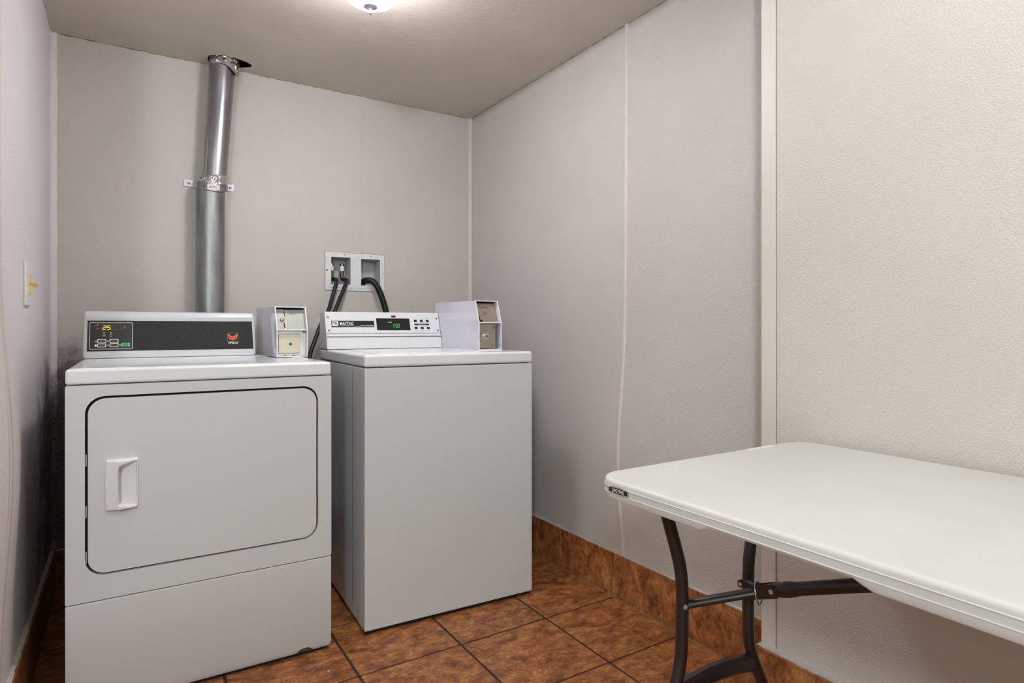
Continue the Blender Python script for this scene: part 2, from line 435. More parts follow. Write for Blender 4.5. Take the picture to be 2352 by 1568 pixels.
# ceiling of the alcove, with the rough hole around the duct, and the higher ceiling behind the camera
hole = []
for i in range(26):
    t = 2 * PI * i / 26; c, s = math.cos(t), math.sin(t)
    rx = (0.112 if c > 0 else 0.062) * (1 + random.uniform(-.06, .06)); ry = (0.070 if s > 0 else 0.062) * (1 + random.uniform(-.06, .06))
    hole.append((-1.215 + rx * c, min(-0.074 + ry * s, -0.010)))
bm = bmesh.new()
sheet(bm, [(-1.91, YH), (0.11, YH), (0.11, 0), (-1.91, 0)], [hole], lambda x, y, d: (x, y, H + d), 0.008)
ceil = tag(link('ceiling', bm, M['ceiling']), kind='structure')
bm = bmesh.new(); ring(bm, [(-1.36, -.2), (-1.0, -.2), (-1.0, .0), (-1.36, .0)], [(-1.35, -.19), (-1.01, -.19), (-1.01, -.01), (-1.35, -.01)], H + .008, H + .3)
box(bm, (-1.36, -.2, H + .3), (-1.0, .0, H + .31)); link('duct_shaft', bm, M['gap'], ceil)
bm = bmesh.new(); box(bm, (-1.91, YH - .0, H + .008), (0.112, YH + .06, H2)); box(bm, (XW - .1, YF - .1, H2), (0.112, YH + .06, H2 + .05)); box(bm, (XW - .1, YH + .06, H2), (-1.80, YL + .1, H2 + .05)); box(bm, (-1.91, YH, H + .008), (-1.85, YL, H2))
tag(link('ceiling_near', bm, M['ceiling']), kind='structure')

def seeded(name, boxes, mat, bev):
    """tiles as one mesh, each with its own seed for the marbling"""
    bm = bmesh.new(); seeds = []
    for a, b in boxes:
        box(bm, a, b); seeds.append((random.random(), random.random(), random.random()))
    me = bpy.data.meshes.new(name); bmesh.ops.recalc_face_normals(bm, faces=bm.faces[:]); bm.to_mesh(me); bm.free()
    at = me.attributes.new('tile_seed', 'FLOAT_VECTOR', 'FACE')
    for i, d in enumerate(at.data): d.vector = seeds[i // 6]
    o = bpy.data.objects.new(name, me); COL.objects.link(o); me.materials.append(mat); bevel(o, bev, 2)
    return o
g = 0.0040
xs = [TX + TS * k for k in range(-5, 1)] + [0.0]; xs[0] = WL + .002
tiles = []
k0 = -13
for j in range(k0, 5):
    y0, y1 = TY + TS * j, TY + TS * (j + 1); y1 = min(y1, -0.001)
    if y0 >= -0.01: continue
    y0 = max(y0, YF)
    XS = xs if y0 > -1.25 else [TX + TS * k for k in range(-11, -5)] + [TX + TS * -5] + xs[1:]
    for a, b in zip(XS[:-1], XS[1:]):
        tiles.append(((a + g, y0 + g, -0.03 + random.uniform(0, .0006)), (b - g, y1 - g, random.uniform(-.0006, 0))))
fl = seeded('floor', tiles, M['tile'], 0.0016); tag(fl, kind='structure')
bm = bmesh.new(); box(bm, (WL, YF, -0.05), (0.012, 0, -0.0032)); box(bm, (XW, YF, -0.05), (WL, YL, -0.0032)); link('grout', bm, M['grout'], fl)

def baseboard(name, spans, face, thick, along):
    """row of skirting tiles; along 'y' (on a wall x=const) or 'x' (back wall)"""
    bx = []
    for a, b in spans:
        if along == 'y': bx.append(((min(face, face + thick), a + .0012, 0.0), (max(face, face + thick), b - .0012, HB + random.uniform(-.0012, .0012))))
        else: bx.append(((a + .0012, min(face, face + thick), 0.0), (b - .0012, max(face, face + thick), HB)))
    o = seeded(name, bx, M['wtile'], 0.0012); tag(o, kind='structure')
    # ragged mortar bead on the top edge
    bm = bmesh.new(); s0, s1 = min(a for a, b in spans), max(b for a, b in spans); n = int((s1 - s0) / .008); P = []
    for i in range(n + 1):
        s = s0 + (s1 - s0) * i / n
        h = HB + .002 + .0035 * noise.noise(Vector((s * 24, 3.1, face))) + .0022 * noise.noise(Vector((s * 90, 7, face)))
        e = .0025 * noise.noise(Vector((s * 50, 1, face * 3)))
        sg = 1 if thick > 0 else -1
        q = [(face + sg * (abs(thick) * .35 + e), HB - .004), (face + sg * (abs(thick) * .35 + e), max(h, HB + .0008)), (face + sg * (abs(thick) + .002), h + .004), (face + sg * (abs(thick) + .002), HB - .004)]
        P.append([bm.verts.new((c, s, z) if along == 'y' else (s, c, z)) for c, z in q])
    for A, B in zip(P, P[1:]):
        for k in range(4): bm.faces.new((A[k], A[(k + 1) % 4], B[(k + 1) % 4], B[k]))
    link('mortar_bead', bm, M['mortar'], o, smooth=40)
    # thin pale grout in the joints and along the floor
    bm = bmesh.new()
    sg = 1 if thick > 0 else -1
    lo, hi = sorted((face + sg * .0012, face + thick))
    if along == 'y': box(bm, (lo, s0 + .001, .001), (hi, s1 - .001, HB - .003))
    else: box(bm, (s0, lo, .001), (s1, hi, HB - .003))
    link('joint_grout', bm, M['joint'], o)
    return o
M['joint'] = simple('tan_grout', (170, 128, 84), 0.85, vary=0.2, scale=30)
M['floor_joint'] = simple('grey_floor_grout', (128, 110, 92), 0.9, vary=0.4, scale=40)
ys = [TY + TS * k for k in range(-3, 4)]
def spans(lo, hi, cuts):
    c = [lo] + [q for q in cuts if lo + .01 < q < hi - .01] + [hi]
    return list(zip(c, c[1:]))
baseboard('baseboard_right', spans(YC - .0, -0.012, ys), 0.0, 0.0115, 'y')
bn = baseboard('baseboard_right_near', spans(YF + .0, YC + .0, [YC - .46, YC - .46 - TS, YC - .46 - 2 * TS]), XN - .020, 0.0185, 'y')
bm = bmesh.new(); box(bm, (XN - .020, YC + .0, 0), (0.0, YC + .012, HB)); me_o = link('return_tile', bm, M['wtile'], bn); bevel(me_o, .001, 2)
at = me_o.data.attributes.new('tile_seed', 'FLOAT_VECTOR', 'FACE')
for d in at.data: d.vector = (.3, .8, .1)
bm = bmesh.new(); box(bm, (XN - .012, YC + .0005, HB - .002), (0.0, YC + .0085, HB + .003)); bevel(link('mortar_cap', bm, M['mortar'], bn), .001, 2)
baseboard('baseboard_left', spans(YL, -0.012, ys), WL + .016, -0.0155, 'y')
baseboard('baseboard_back', spans(WL + .016, -0.0, [TX - TS * k for k in range(5)]), -.012, 0.0115, 'x')
# pale grout line where the right floor tiles meet the skirting
bm = bmesh.new(); box(bm, (-.0045, YC, -.003), (0.0, -.012, .0006)); link('edge_grout', bm, M['floor_joint'], fl)

# panel joints and corner strips
def strip_wall(name, fx, y, w, hgt, sgn, z0, z1, mat, dy=None):
    bm = bmesh.new(); P = []; n = 90
    prof = [(-w / 2, 0), (-w / 2 * .8, hgt * .75), (-w / 4, hgt), (w / 4, hgt), (w / 2 * .8, hgt * .75), (w / 2, 0)]
    for i in range(n + 1):
        z = z0 + (z1 - z0) * i / n
        P.append([bm.verts.new((fx(y, z) + sgn * (h - .0005), y + s + (dy(z) if dy else 0), z)) for s, h in prof])
    for A, B in zip(P, P[1:]):
        for k in range(5): bm.faces.new((A[k], A[k + 1], B[k + 1], B[k]))
    return tag(link(name, bm, mat, smooth=180), kind='structure')
strip_wall('trim_1', xr, -1.2128, 0.017, 0.004, -1, HB + .004, H, M['trim'], lambda z: 0.006 * math.sin(z * 2.1))
strip_wall('trim_2', xl, -1.128, 0.046, 0.003, 1, HB + .004, H, M['trim'])
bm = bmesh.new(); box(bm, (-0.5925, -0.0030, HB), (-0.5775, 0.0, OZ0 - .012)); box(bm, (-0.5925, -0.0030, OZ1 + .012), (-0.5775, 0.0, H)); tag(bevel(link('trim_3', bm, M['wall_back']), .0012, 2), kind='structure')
bm = bmesh.new(); prism(bm, [(.000, 0), (.001, -.003), (XR0 - .004, -.006), (XR0 - .002, -.011), (XR0, -.012), (XR0, 0)], HB, H); tag(link('trim_4', bm, M['trim']), kind='structure')
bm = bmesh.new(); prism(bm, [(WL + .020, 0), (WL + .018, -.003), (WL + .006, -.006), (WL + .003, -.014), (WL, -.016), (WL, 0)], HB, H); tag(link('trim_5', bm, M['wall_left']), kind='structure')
# outside corner moulding of the nearer wall
bm = bmesh.new(); prism(bm, [(XN, YC - .041), (XN - .0026, YC - .0395), (XN - .0026, YC + .0016), (XN - .001, YC + .0028), (XN + .040, YC + .0028), (XN + .040, YC), (XN, YC)], HB + .002, H)
tag(bevel(link('trim_6', bm, M['trim_near']), .0008, 2), kind='structure')
bm = bmesh.new(); box(bm, (XN - .0008, YC - .0432, HB + .002), (XN + .0005, YC - .0412, H)); tag(link('trim_9', bm, simple('joint_line', (150, 138, 118), .6)), kind='structure')
# rough caulk line where right wall meets the ceiling
bm = bmesh.new(); n = 160
for seg0, seg1 in ((0, 1),):
    P = []
    for i in range(n + 1):
        y = -0.03 + (YC + .05) * i / n; w = .0008 + .003 * abs(noise.noise(Vector((y * 14, 0, 0)))) + .002 * abs(noise.noise(Vector((y * 60, 4, 0))))
        P.append([bm.verts.new((XR0 - w, y, H)), bm.verts.new((XR0, y, H - w * 1.1)), bm.verts.new((XR0, y, H))])
    for A, B in zip(P, P[1:]):
        for k in range(3): bm.faces.new((A[k], A[(k + 1) % 3], B[(k + 1) % 3], B[k]))
M['caulk'] = simple('old_caulk', (120, 108, 94), .7, vary=.5, scale=30)
tag(link('trim_7', bm, M['caulk'], smooth=40), kind='structure')
bm = bmesh.new(); P = []
for i in range(n + 1):
    x = -1.78 + 1.78 * i / n; w = .0006 + .003 * abs(noise.noise(Vector((x * 14, 9, 0)))) + .002 * abs(noise.noise(Vector((x * 60, 4, 3))))
    if -1.34 < x < -1.08: w = .0006
    P.append([bm.verts.new((x, -w, H)), bm.verts.new((x, 0, H - w * 1.1)), bm.verts.new((x, 0, H))])
for A, B in zip(P, P[1:]):
    for k in range(3): bm.faces.new((A[k], A[(k + 1) % 3], B[(k + 1) % 3], B[k]))
tag(link('trim_8', bm, M['caulk'], smooth=40), kind='structure')

# ------------------------------------------------------------------ clothes dryer
def coin_box(parent, a0, a1, b0, b1, z0, zm, z1, lean, steel):
    """open-fronted coin meter case with a slanted upper half"""
    t = .0035
    bm = bmesh.new()
    side = [(b0, z0), (b0, zm), (b0 + lean, z1), (b1, z1 + .004), (b1, z0)]
    for a in (a0, a1 - t):
        F = Fr((a, 0, 0), (0, 1, 0), (0, 0, 1), (1, 0, 0)); prism(bm, side, 0, t, F)
    F = Fr((a0, 0, 0), (0, 1, 0), (0, 0, 1), (1, 0, 0)); w = a1 - a0
    prism(bm, [(b0, z0), (b0, z0 + t), (b1, z0 + t), (b1, z0)], t, w - t, F)
    prism(bm, [(b0 + lean, z1), (b0 + lean + .0005, z1 - t), (b1, z1 + .004 - t), (b1, z1 + .004)], t, w - t, F)
    prism(bm, [(b1 - t, z0 + t), (b1, z0 + t), (b1, z1), (b1 - t, z1)], t, w - t, F)
    prism(bm, [(b0, zm - .003), (b0 + .0005, zm + .002), (b0 + .05, zm + .002), (b0 + .05, zm - .003)], t, w - t, F)
    case = bevel(link('coin_box', bm, M['box_side'], parent), .0007, 2)
    # rim folded around the open front
    bm = bmesh.new(); k = .0032
    for a in (a0 - .0003, a1 - k + .0003):
        prism(bm, [(b0 - .0008, z0), (b0 - .0008, zm), (b0 + lean - .0008, z1), (b0 + lean + .004, z1), (b0 + .004, zm), (b0 + .004, z0)], 0, k, Fr((a, 0, 0), (0, 1, 0), (0, 0, 1), (1, 0, 0)))
    for z, bb in ((z0, b0), (zm - .002, b0), (z1 - k, b0 + lean)):
        box(bm, (a0, bb - .0009, z), (a1, bb + .004, z + k))
    link('rim', bm, M['box_edge'], case)
    ia0, ia1 = a0 + t, a1 - t; iw = ia1 - ia0
    # upper plate, slanted like the opening and set back
    d = Vector((0, lean, z1 - zm)).normalized(); nrm = Vector((0, -d.z, d.y))
    FU = Fr(Vector((ia0, b0, zm + .002)) - nrm * .020, (1, 0, 0), tuple(d), tuple(nrm)); L = (z1 - zm) / d.z
    bm = bmesh.new(); prism(bm, [(0, -.004), (iw, -.004), (iw, L - .006), (0, L - .006)], -.002, 0, FU)
    up = link('slot_plate', bm, M['steel'] if steel else M['slotplate'], case)
    FL = Fr((ia0, b0 + (.020 if not steel else .014), z0 + .004), (1, 0, 0), (0, 0, 1), (0, -1, 0)); hl = zm - z0 - .008
    bm = bmesh.new(); blk = bmesh.new()
    if not steel:
        prism(bm, rrect(.006, .010, iw - .020, hl - .012, .002), 0, .008, FL)
        lo = bevel(link('coin_drawer', bm, M['cream'], case), .0012, 2)
        b2 = bmesh.new(); ring(b2, rrect(.0, .0, iw - .011, hl, .003), rrect(.005, .009, iw - .019, hl - .011, .002), -.002, .004, FL); prism(b2, [(0, 0), (iw, 0), (iw, hl), (0, hl)], -.004, -.0021, FL)
        link('drawer_frame', b2, M['box_edge'], case)
        b2 = bmesh.new(); cx, cy = iw * .46, hl * .47
        ring(b2, [(cx + .0046 * math.cos(i * PI / 12), cy + .0046 * math.sin(i * PI / 12)) for i in range(24)], [(cx + .0030 * math.cos(i * PI / 12), cy + .0030 * math.sin(i * PI / 12)) for i in range(24)], .008, .0095, FL)
        link('lock_ring', b2, M['brass'], case)
        b2 = bmesh.new(); prism(b2, [(cx + .003 * math.cos(i * PI / 12), cy + .003 * math.sin(i * PI / 12)) for i in range(24)], .008, .0084, FL)
        link('keyhole', b2, M['black'], case)
        # coin slot, channel, return cup and button
        prism(blk, [(.0285, L - .012), (.0312, L - .012), (.0345, L - .034), (.0315, L - .034)], 0, .0008, FU)
        prism(blk, [(.026, .012), (.0315, .012), (.0300, .034), (.0250, .034)], 0, .0008, FU)
        split(link('coin_slot', blk, M['black'], case))
        b2 = bmesh.new(); ring(b2, [(p[0] + .001, p[1] + .001) for p in rrect(.022, .008, .034, .038, .003)], rrect(.0255, .011, .0320, .0365, .003), 0, .0012, FU)
        prism(b2, [(.034, L - .012), (.0352, L - .012), (.0382, L - .040), (.033, L - .044), (.033, L - .042), (.0368, L - .039)], 0, .0008, FU)
        link('slot_guide', b2, M['cream'], case)
        b2 = bmesh.new(); o = FU.p(.0215, .0455, 0); lathe_on(b2, FU, .0215, .0445, [(0.0075, 0), (.0075, .002), (.006, .0045), (.003, .006), (0, .0062)])
        link('coin_button', b2, simple('copper_button', (196, 150, 128), .25, .9), case, smooth=60)
        b2 = bmesh.new(); lathe_on(b2, FU, .0275, .0075, [(0.0125, 0), (.0125, .004), (.0105, .006), (.006, .0055), (0, .004)], sy=.45)
        link('return_cup', b2, M['chrome'], case, smooth=60)
        b2 = bmesh.new(); ov = [(.057 + .0145 * math.cos(i * PI / 14), L - .021 + .0062 * math.sin(i * PI / 14)) for i in range(28)]; ov2 = [(.057 + .0137 * math.cos(i * PI / 14), L - .021 + .0056 * math.sin(i * PI / 14)) for i in range(28)]
        ring(b2, ov, ov2, 0, .0003, FU); text_bm(b2, '25¢', FU, .057, L - .0235, .005, 1.1, 0, .0004)
        link('price_mark', b2, M['print_blk'], case)
        b2 = bmesh.new(); F2 = Fr((a0, b0 - .0012, z0), (1, 0, 0), (0, 0, 1), (0, -1, 0))
        for cx in (.030, .060): prism(b2, [(cx - .006, .0055), (cx, .0085), (cx + .006, .0055), (cx + .004, .0050), (cx, .0062), (cx - .004, .0050)], -.006, -.004, F2)
        split(link('vent_slot', b2, M['black'], case))
    else:
        prism(bm, [(.0, .002), (iw - .017, .002), (iw - .017, hl - .003), (.0, hl - .003)], -.002, 0, FL)
        lo = link('lock_plate', bm, M['steel'], case)
        b2 = bmesh.new(); box(b2, (iw - .0195, -.006, 0), (iw - .0175, hl, .012), Fr(FL.o, (1, 0, 0), (0, 0, 1), (0, -1, 0)) if False else Fr(FL.o, FL.u, FL.n, FL.v)); 
        b2.free()
        b2 = bmesh.new(); lathe_on(b2, FL, .0335, hl * .50, [(0.0150, 0), (.0150, .003), (.0135, .0035), (.0115, .0032), (.0105, .010), (.0095, .011), (.0030, .011), (.0028, .008), (0, .008)])
        link('lock_cylinder', b2, M['chrome'], case, smooth=35)
        b2 = bmesh.new(); lathe_on(b2, FL, .0335, hl * .50, [(0.0032, .0112), (0, .0113)]); link('keyhole', b2, M['black'], case)
        b2 = bmesh.new()
        for yy in (.016, hl - .016): lathe_on(b2, FL, iw - .026, yy, [(0.0042, 0), (.0040, .002), (.0025, .0038), (0, .0042)])
        split(link('screw', b2, M['brass'], case, smooth=60))
        prism(blk, [(.0215, L - .010), (.0230, L - .010), (.0250, L - .030), (.0235, L - .030)], 0, .0008, FU)
        prism(blk, [(.0100, .010), (.0155, .010), (.0145, .034), (.0090, .034)], 0, .0012, FU)
        lathe_on(blk, FU, .0175, .010, [(0.006, 0), (.006, .004), (0, .004)])
        split(link('coin_slot', blk, M['black'], case))
        b2 = bmesh.new(); text_bm(b2, 'QUARTERS', FU, .044, L - .026, .0055, .62, 0, .0005, bold=.012)
        text_bm(b2, 'COIN', FU, .038, L - .047, .0042, .8, 0, .0005, bold=.01); text_bm(b2, 'RETURN', FU, .041, L - .054, .0042, .7, 0, .0005, bold=.012)
        link('plate_lettering', b2, M['print_blk'], case)
        b2 = bmesh.new(); F3 = Fr((a1 - t - .0003, b0, z0), (0, 1, 0), (0, 0, 1), (-1, 0, 0)); b3 = [(.006 + .0018 * math.cos(i * PI / 8), .016 + .006 * math.sin(i * PI / 8)) for i in range(16)]
        prism(b2, b3, 0, .0004, F3); link('side_hole', b2, M['black'], case)
    return case
def lathe_on(bm, F, x, y, prof, sy=1.0, seg=24):
    R = []
    for r, z in prof:
        if r < 1e-7: R.append([bm.verts.new(F.p(x, y, z))])
        else: R.append([bm.verts.new(F.p(x + r * math.cos(2 * PI * i / seg), y + r * sy * math.sin(2 * PI * i / seg), z)) for i in range(seg)])
    for A, B in zip(R, R[1:]):
        for i in range(seg):
            j = (i + 1) % seg
            if len(B) == 1: bm.faces.new((A[i], A[j], B[0]))
            elif len(A) == 1: bm.faces.new((A[0], B[i], B[j]))
            else: bm.faces.new((A[i], A[j], B[j], B[i]))

DR = empty('clothes_dryer', (-1.6956, -0.9632, 0), math.radians(-.5841))
tag(DR, 'white front-loading coin dryer with a charcoal control panel, below the metal duct', 'dryer')
DW, DD = 0.683, 0.71
FF = Fr((0, 0, 0), (1, 0, 0), (0, 0, 1), (0, -1, 0))       # front face: x across, y up, n towards the room
A0, A1, Z0, Z1 = .0425, .6415, .3635, .8370
def front_skin(bm, W, z0, z1, hole, depth, rad):
    """bent sheet front with a rolled edge and an optional opening"""
    outer = rrect(0.0, z0, W, z1, .006, 4)
    sheet(bm, outer, [hole] if hole else [], lambda x, y, d: FF.p(x, y, -d), depth)
bm = bmesh.new()
front_skin(bm, DW, .2985, .8665, rrect(A0, Z0, A1, Z1, .046, 10), .016, 0)
dfront = link('cabinet_front', bm, M['enamel'], DR)
bevel(dfront, .0028, 3, 50)
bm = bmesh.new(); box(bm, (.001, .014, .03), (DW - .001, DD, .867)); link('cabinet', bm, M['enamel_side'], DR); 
bm = bmesh.new(); box(bm, (A0 - .012, .0125, Z0 - .012), (A1 + .012, .0138, Z1 + .012)); link('door_seal', bm, M['gap'], DR)
# door
bm = bmesh.new(); sheet(bm, rrect(A0 + .0062, Z0 + .0055, A1 - .0055, Z1 - .0062, .041, 12), [[(.098, .538), (.157, .538), (.157, .660), (.098, .660)]], lambda x, y, d: FF.p(x, y, .0012 - d), .0120)
door = bevel(link('door', bm, M['enamel'], DR), .0028, 3, 50)
# door pull: raised grip on the left, scooped pocket on the right
bm = bmesh.new(); NX, NZ = 44, 60; hx0, hx1, hz0, hz1 = .0885, .1605, .5315, .6670
G = []
for i in range(NX + 1):
    col = []
    for j in range(NZ + 1):
        s, t = i / NX, j / NZ
        bow = .0040 * (1 - (2 * t - 1) ** 2)
        x = hx0 - bow + (hx1 + bow * .55 - hx0 + bow) * s
        z = hz0 + (hz1 - hz0) * t
        rim = .0085
        u = min(1.0, max(0.0, (s - .42) / .58))
        if s < .40: h = .009 + .013 * (s / .40) ** 1.3
        else:
            # the pocket; its top and bottom edges run out diagonally
            e = max(0.0, min(1.0, (t - .055 - .035 * (1 - u)) / .04)) * max(0.0, min(1.0, (.960 - .070 * (1 - u) ** 1.2 - t) / (.02 + .11 * (1 - u)))) * max(0.0, min(1.0, (.965 - s) / .03))
            deep = -.0105 + .0150 * u
            top = .022 - .013 * u
            k = max(0.0, min(1.0, (s - .40) / .025))
            e = e * k; e = e * e * (3 - 2 * e)
            h = top * (1 - e) + deep * e
        edge = min(s * 18, (1 - s) * 22, t * 30, (1 - t) * 30, 1.0)
        h *= math.sqrt(max(0.0, 1 - (1 - edge) ** 2)) * .72 + .28
        col.append(bm.verts.new(FF.p(x, z, .0012 + h)))
    G.append(col)
for i in range(NX):
    for j in range(NZ): bm.faces.new((G[i][j], G[i + 1][j], G[i + 1][j + 1], G[i][j + 1]))
loop = [G[i][0] for i in range(NX + 1)] + [G[NX][j] for j in range(1, NZ + 1)] + [G[i][NZ] for i in range(NX - 1, -1, -1)] + [G[0][j] for j in range(NZ - 1, 0, -1)]
low = [bm.verts.new((v.co.x, -.0008, v.co.z)) for v in loop]
for i in range(len(loop)): bm.faces.new((loop[i], loop[(i + 1) % len(loop)], low[(i + 1) % len(loop)], low[i]))
link('handle', bm, M['plastic'], door, smooth=50)
for z0 in (.7215, .4225):
    bm = bmesh.new()
    for k in range(5): cyl(bm, FF.p(.6390, z0 + .0136 * k, -.002), FF.p(.6390, z0 + .0136 * k + .0128, -.002), .0026, seg=10)
    box(bm, (.6372, -.001, z0 - .001), (.6408, .008, z0 + .069)); link('hinge', bm, M['hinge'], door)
bm = bmesh.new(); 
for z0 in (.52, .655, .40): box(bm, (.0440, .000, z0), (.0462, .006, z0 + .03))
split(link('door_catch', bm, M['enamel_side'], DR))
# lower access panel with a tucked-in lower edge
bm = bmesh.new()
P = [(0, .0290), (0, .2955), (.016, .2955), (.016, .012), (.0115, .009)]
FS = Fr((0, 0, 0), (0, 1, 0), (0, 0, 1), (1, 0, 0)); prism(bm, P, 0, DW, FS)
lp = bevel(link('lower_panel', bm, M['enamel'], DR), .0030, 3, 50)
bm = bmesh.new(); Fb = Fr((0, .0, .029), (1, 0, 0), (0, .0115, -.020)); Fb = Fr((0, 0, .029), (1, 0, 0), (0, .498, -.867), (0, -.867, -.498))
prism(bm, [(.575, .022), (.592, .004), (.612, .003), (.632, .022)], 0, .0016, Fb)
prism(bm, [(.596, .006), (.605, .006), (.605, .018), (.596, .018)], .0016, .004, Fb); link('panel_screw', bm, M['hinge'], lp)
bm = bmesh.new(); box(bm, (.01, .0165, .0), (DW - .01, DD - .02, .029)); link('dryer_gap_shade', bm, M['gap'], DR)  # dark block set forward to stand in for the shade under the dryer
# top panel
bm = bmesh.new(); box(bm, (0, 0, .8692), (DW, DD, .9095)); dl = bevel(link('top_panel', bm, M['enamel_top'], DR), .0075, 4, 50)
bm = bmesh.new(); L0 = rrect(.012, .010, DW - .012, .600, .012); L1 = rrect(.045, .034, DW - .045, .575, .02)
ring(bm, L0, L1, .9085, .9112); tr = bevel(link('raised_rim', bm, M['enamel_top'], dl), .0012, 3, 50)
# control console: leaning face, rolled top
CW = .557
def cons_profile(b0, bt, z0, zt, depth, roll):
    P = [(b0, z0), (b0 + (bt - b0) * .90, z0 + (zt - z0) * .835)]
    P += [(bt - .006 + .0, zt - .022), (bt - .004, zt - .014)]
    for i in range(7):
        t = PI - PI / 2 * i / 6; P.append((bt + .010 + .012 * math.cos(t), zt - .012 + .012 * math.sin(t)))
    P += [(b0 + depth, zt - .004), (b0 + depth, z0)]
    return P
bm = bmesh.new(); CP = cons_profile(.613, .650, .9125, 1.0765, .110, 0); 
zmid = (CP[0][1] + CP[4][1]) / 2; RR_ = .012; secs = []
for x in [0, .0006, .0018, .0036, .0060, .0088, .012]: secs.append((x, RR_ * (1 - math.sqrt(max(0, 1 - ((RR_ - x) / RR_) ** 2)))))
secs = secs + [(CW - x, d_) for x, d_ in secs[::-1]]
loft = [[bm.verts.new((x, b_ + (d_ * .6 if b_ < .69 else -d_), z_ - d_ if z_ > zmid else z_ + d_ * .8)) for b_, z_ in CP] for x, d_ in secs]
for A, B in zip(loft, loft[1:]):
    for k in range(len(CP)): bm.faces.new((A[k], A[(k + 1) % len(CP)], B[(k + 1) % len(CP)], B[k]))
bm.faces.new(loft[0]); bm.faces.new(loft[-1][::-1])
con = link('console', bm, M['enamel'], DR, smooth=45)
d = Vector((0, CP[1][0] - CP[0][0], CP[1][1] - CP[0][1])).normalized()
FC = Fr((0, CP[0][0], CP[0][1]), (1, 0, 0), tuple(d), (0, -d.z, d.y))
py0, py1 = .0245, .1340
bm = bmesh.new(); prism(bm, [(.0125, py0), (.5480, py0), (.5455, py1), (.0135, py1)], -.001, .0012, FC); pan = link('control_panel', bm, M['panel'], con)
z = .0012
bm = bmesh.new(); prism(bm, rrect(.0165, py0 + .004, .1490, py1 - .004, .003), z, z + .0003, FC); link('keypad_overlay', bm, M['panelblk'], con)
bm = bmesh.new(); ring(bm, rrect(.0195, py0 + .0065, .1465, py1 - .0065, .004), rrect(.0208, py0 + .0078, .1452, py1 - .0078, .003), z + .0003, z + .0006, FC)
X0 = .0195; Y0 = py0 + .0065; SX = .127 / 1025.0; SY = (py1 - py0 - .013) / 700.0     # photo-crop scale of the printed keypad
def kx(u): return X0 + (u - 185) * SX
def ky(v): return Y0 + (1060 - v) * SY
for (u, v) in ((470, 850), (470, 960), (763, 848), (763, 956)):
    ring(bm, rrect(kx(u - 105), ky(v + 48), kx(u + 105), ky(v - 48), .0012, 3), rrect(kx(u - 88), ky(v + 34), kx(u + 88), ky(v - 34), .0030, 3), z + .0003, z + .0007, FC)
    prism(bm, rrect(kx(u - 125), ky(v + 8), kx(u - 100), ky(v - 8), .0003, 2), z + .0003, z + .0006, FC)
for i, (u, v) in enumerate(((524, 632), (686, 632))):
    prism(bm, [(kx(u) + .0021 * math.cos(t * PI / 6), ky(v) + .0021 * math.sin(t * PI / 6)) for t in range(12)], z + .0003, z + .0007, FC)
text_bm(bm, 'FABRIC', FC, kx(525), ky(722), .0018, 1.0, 0, z + .0006); text_bm(bm, 'PRESS', FC, kx(686), ky(745), .0018, .9, 0, z + .0006)
link('keypad_print', bm, M['print'], con)
bm = bmesh.new()
for u, ys_, w in ((525, (665, 688, 706), (20, 30, 40)), (686, (665, 690, 715), (30, 30, 34)), (330, (430,), (40,)), (380, (515,), (34,))):
    for v, ww in zip(ys_, w): prism(bm, rrect(kx(u - ww), ky(v + 5), kx(u + ww), ky(v - 5), .0003, 2), z + .0003, z + .0005, FC)
prism(bm, [(kx(345), ky(425)), (kx(378), ky(398)), (kx(386), ky(398)), (kx(386), ky(448)), (kx(378), ky(448))], z + .0003, z + .0005, FC)
ring(bm, [(kx(1008) + .0055 * math.cos(t * PI / 10), ky(478) + .0055 * math.sin(t * PI / 10)) for t in range(20)], [(kx(1008) + .0047 * math.cos(t * PI / 10), ky(478) + .0047 * math.sin(t * PI / 10)) for t in range(20)], z + .0003, z + .0006, FC)
lathe_on(bm, FC, kx(1008), ky(478), [(.0016, z + .0003), (.0014, z + .0008), (0, z + .0008)], seg=10)
for (u, v, w1, w2) in ((448, 850, 'HIGH', 'TEMP'), (448, 958, 'MED', 'TEMP'), (735, 848, 'LOW', 'TEMP')):
    text_bm(bm, w1, FC, kx(u), ky(v - 3), .0020, 1.0, 0, z + .0008); text_bm(bm, w2, FC, kx(u), ky(v + 22), .0020, 1.0, 0, z + .0008)
text_bm(bm, 'DELICATES', FC, kx(738), ky(962), .0018, .8, 0, z + .0008)
link('keypad_lettering', bm, M['print_dim'], con)
bm = bmesh.new()
for u, v in ((330, 852), (622, 850), (626, 958), (905, 955)):
    lathe_on(bm, FC, kx(u), ky(v), [(.0034, z + .0003), (.0034, z + .0009), (0, z + .0011)], seg=14)
split(link('indicator_lamp', bm, M['print_dim'], con))
bm = bmesh.new()
for u, v in ((515, 850), (515, 958), (805, 848)): 
    ring(bm, rrect(kx(u - 20), ky(v + 22), kx(u + 20), ky(v - 22), .001, 3), rrect(kx(u - 9), ky(v + 12), kx(u + 9), ky(v - 12), .0006, 3), z + .0003, z + .0008, FC)
split(link('heat_symbol', bm, M['redprint'], con))
bm = bmesh.new(); prism(bm, rrect(kx(470), ky(565), kx(915), ky(398), .002), z + .0003, z + .0007, FC); link('display', bm, M['window'], con)
bm = bmesh.new(); ring(bm, rrect(kx(468), ky(567), kx(917), ky(396), .0022), rrect(kx(476), ky(559), kx(909), ky(404), .0018), z + .0007, z + .0010, FC); link('display_frame', bm, M['hinge'], con)
FD = Fr(FC.p(0, 0, z + .0008), FC.u, FC.v, FC.n)
bm = bmesh.new(); digit(bm, '2', FD, kx(494), ky(545), 70 * SX, 92 * SY, .0015, .16); digit(bm, '5', FD, kx(594), ky(545), 70 * SX, 92 * SY, .0015, .16)
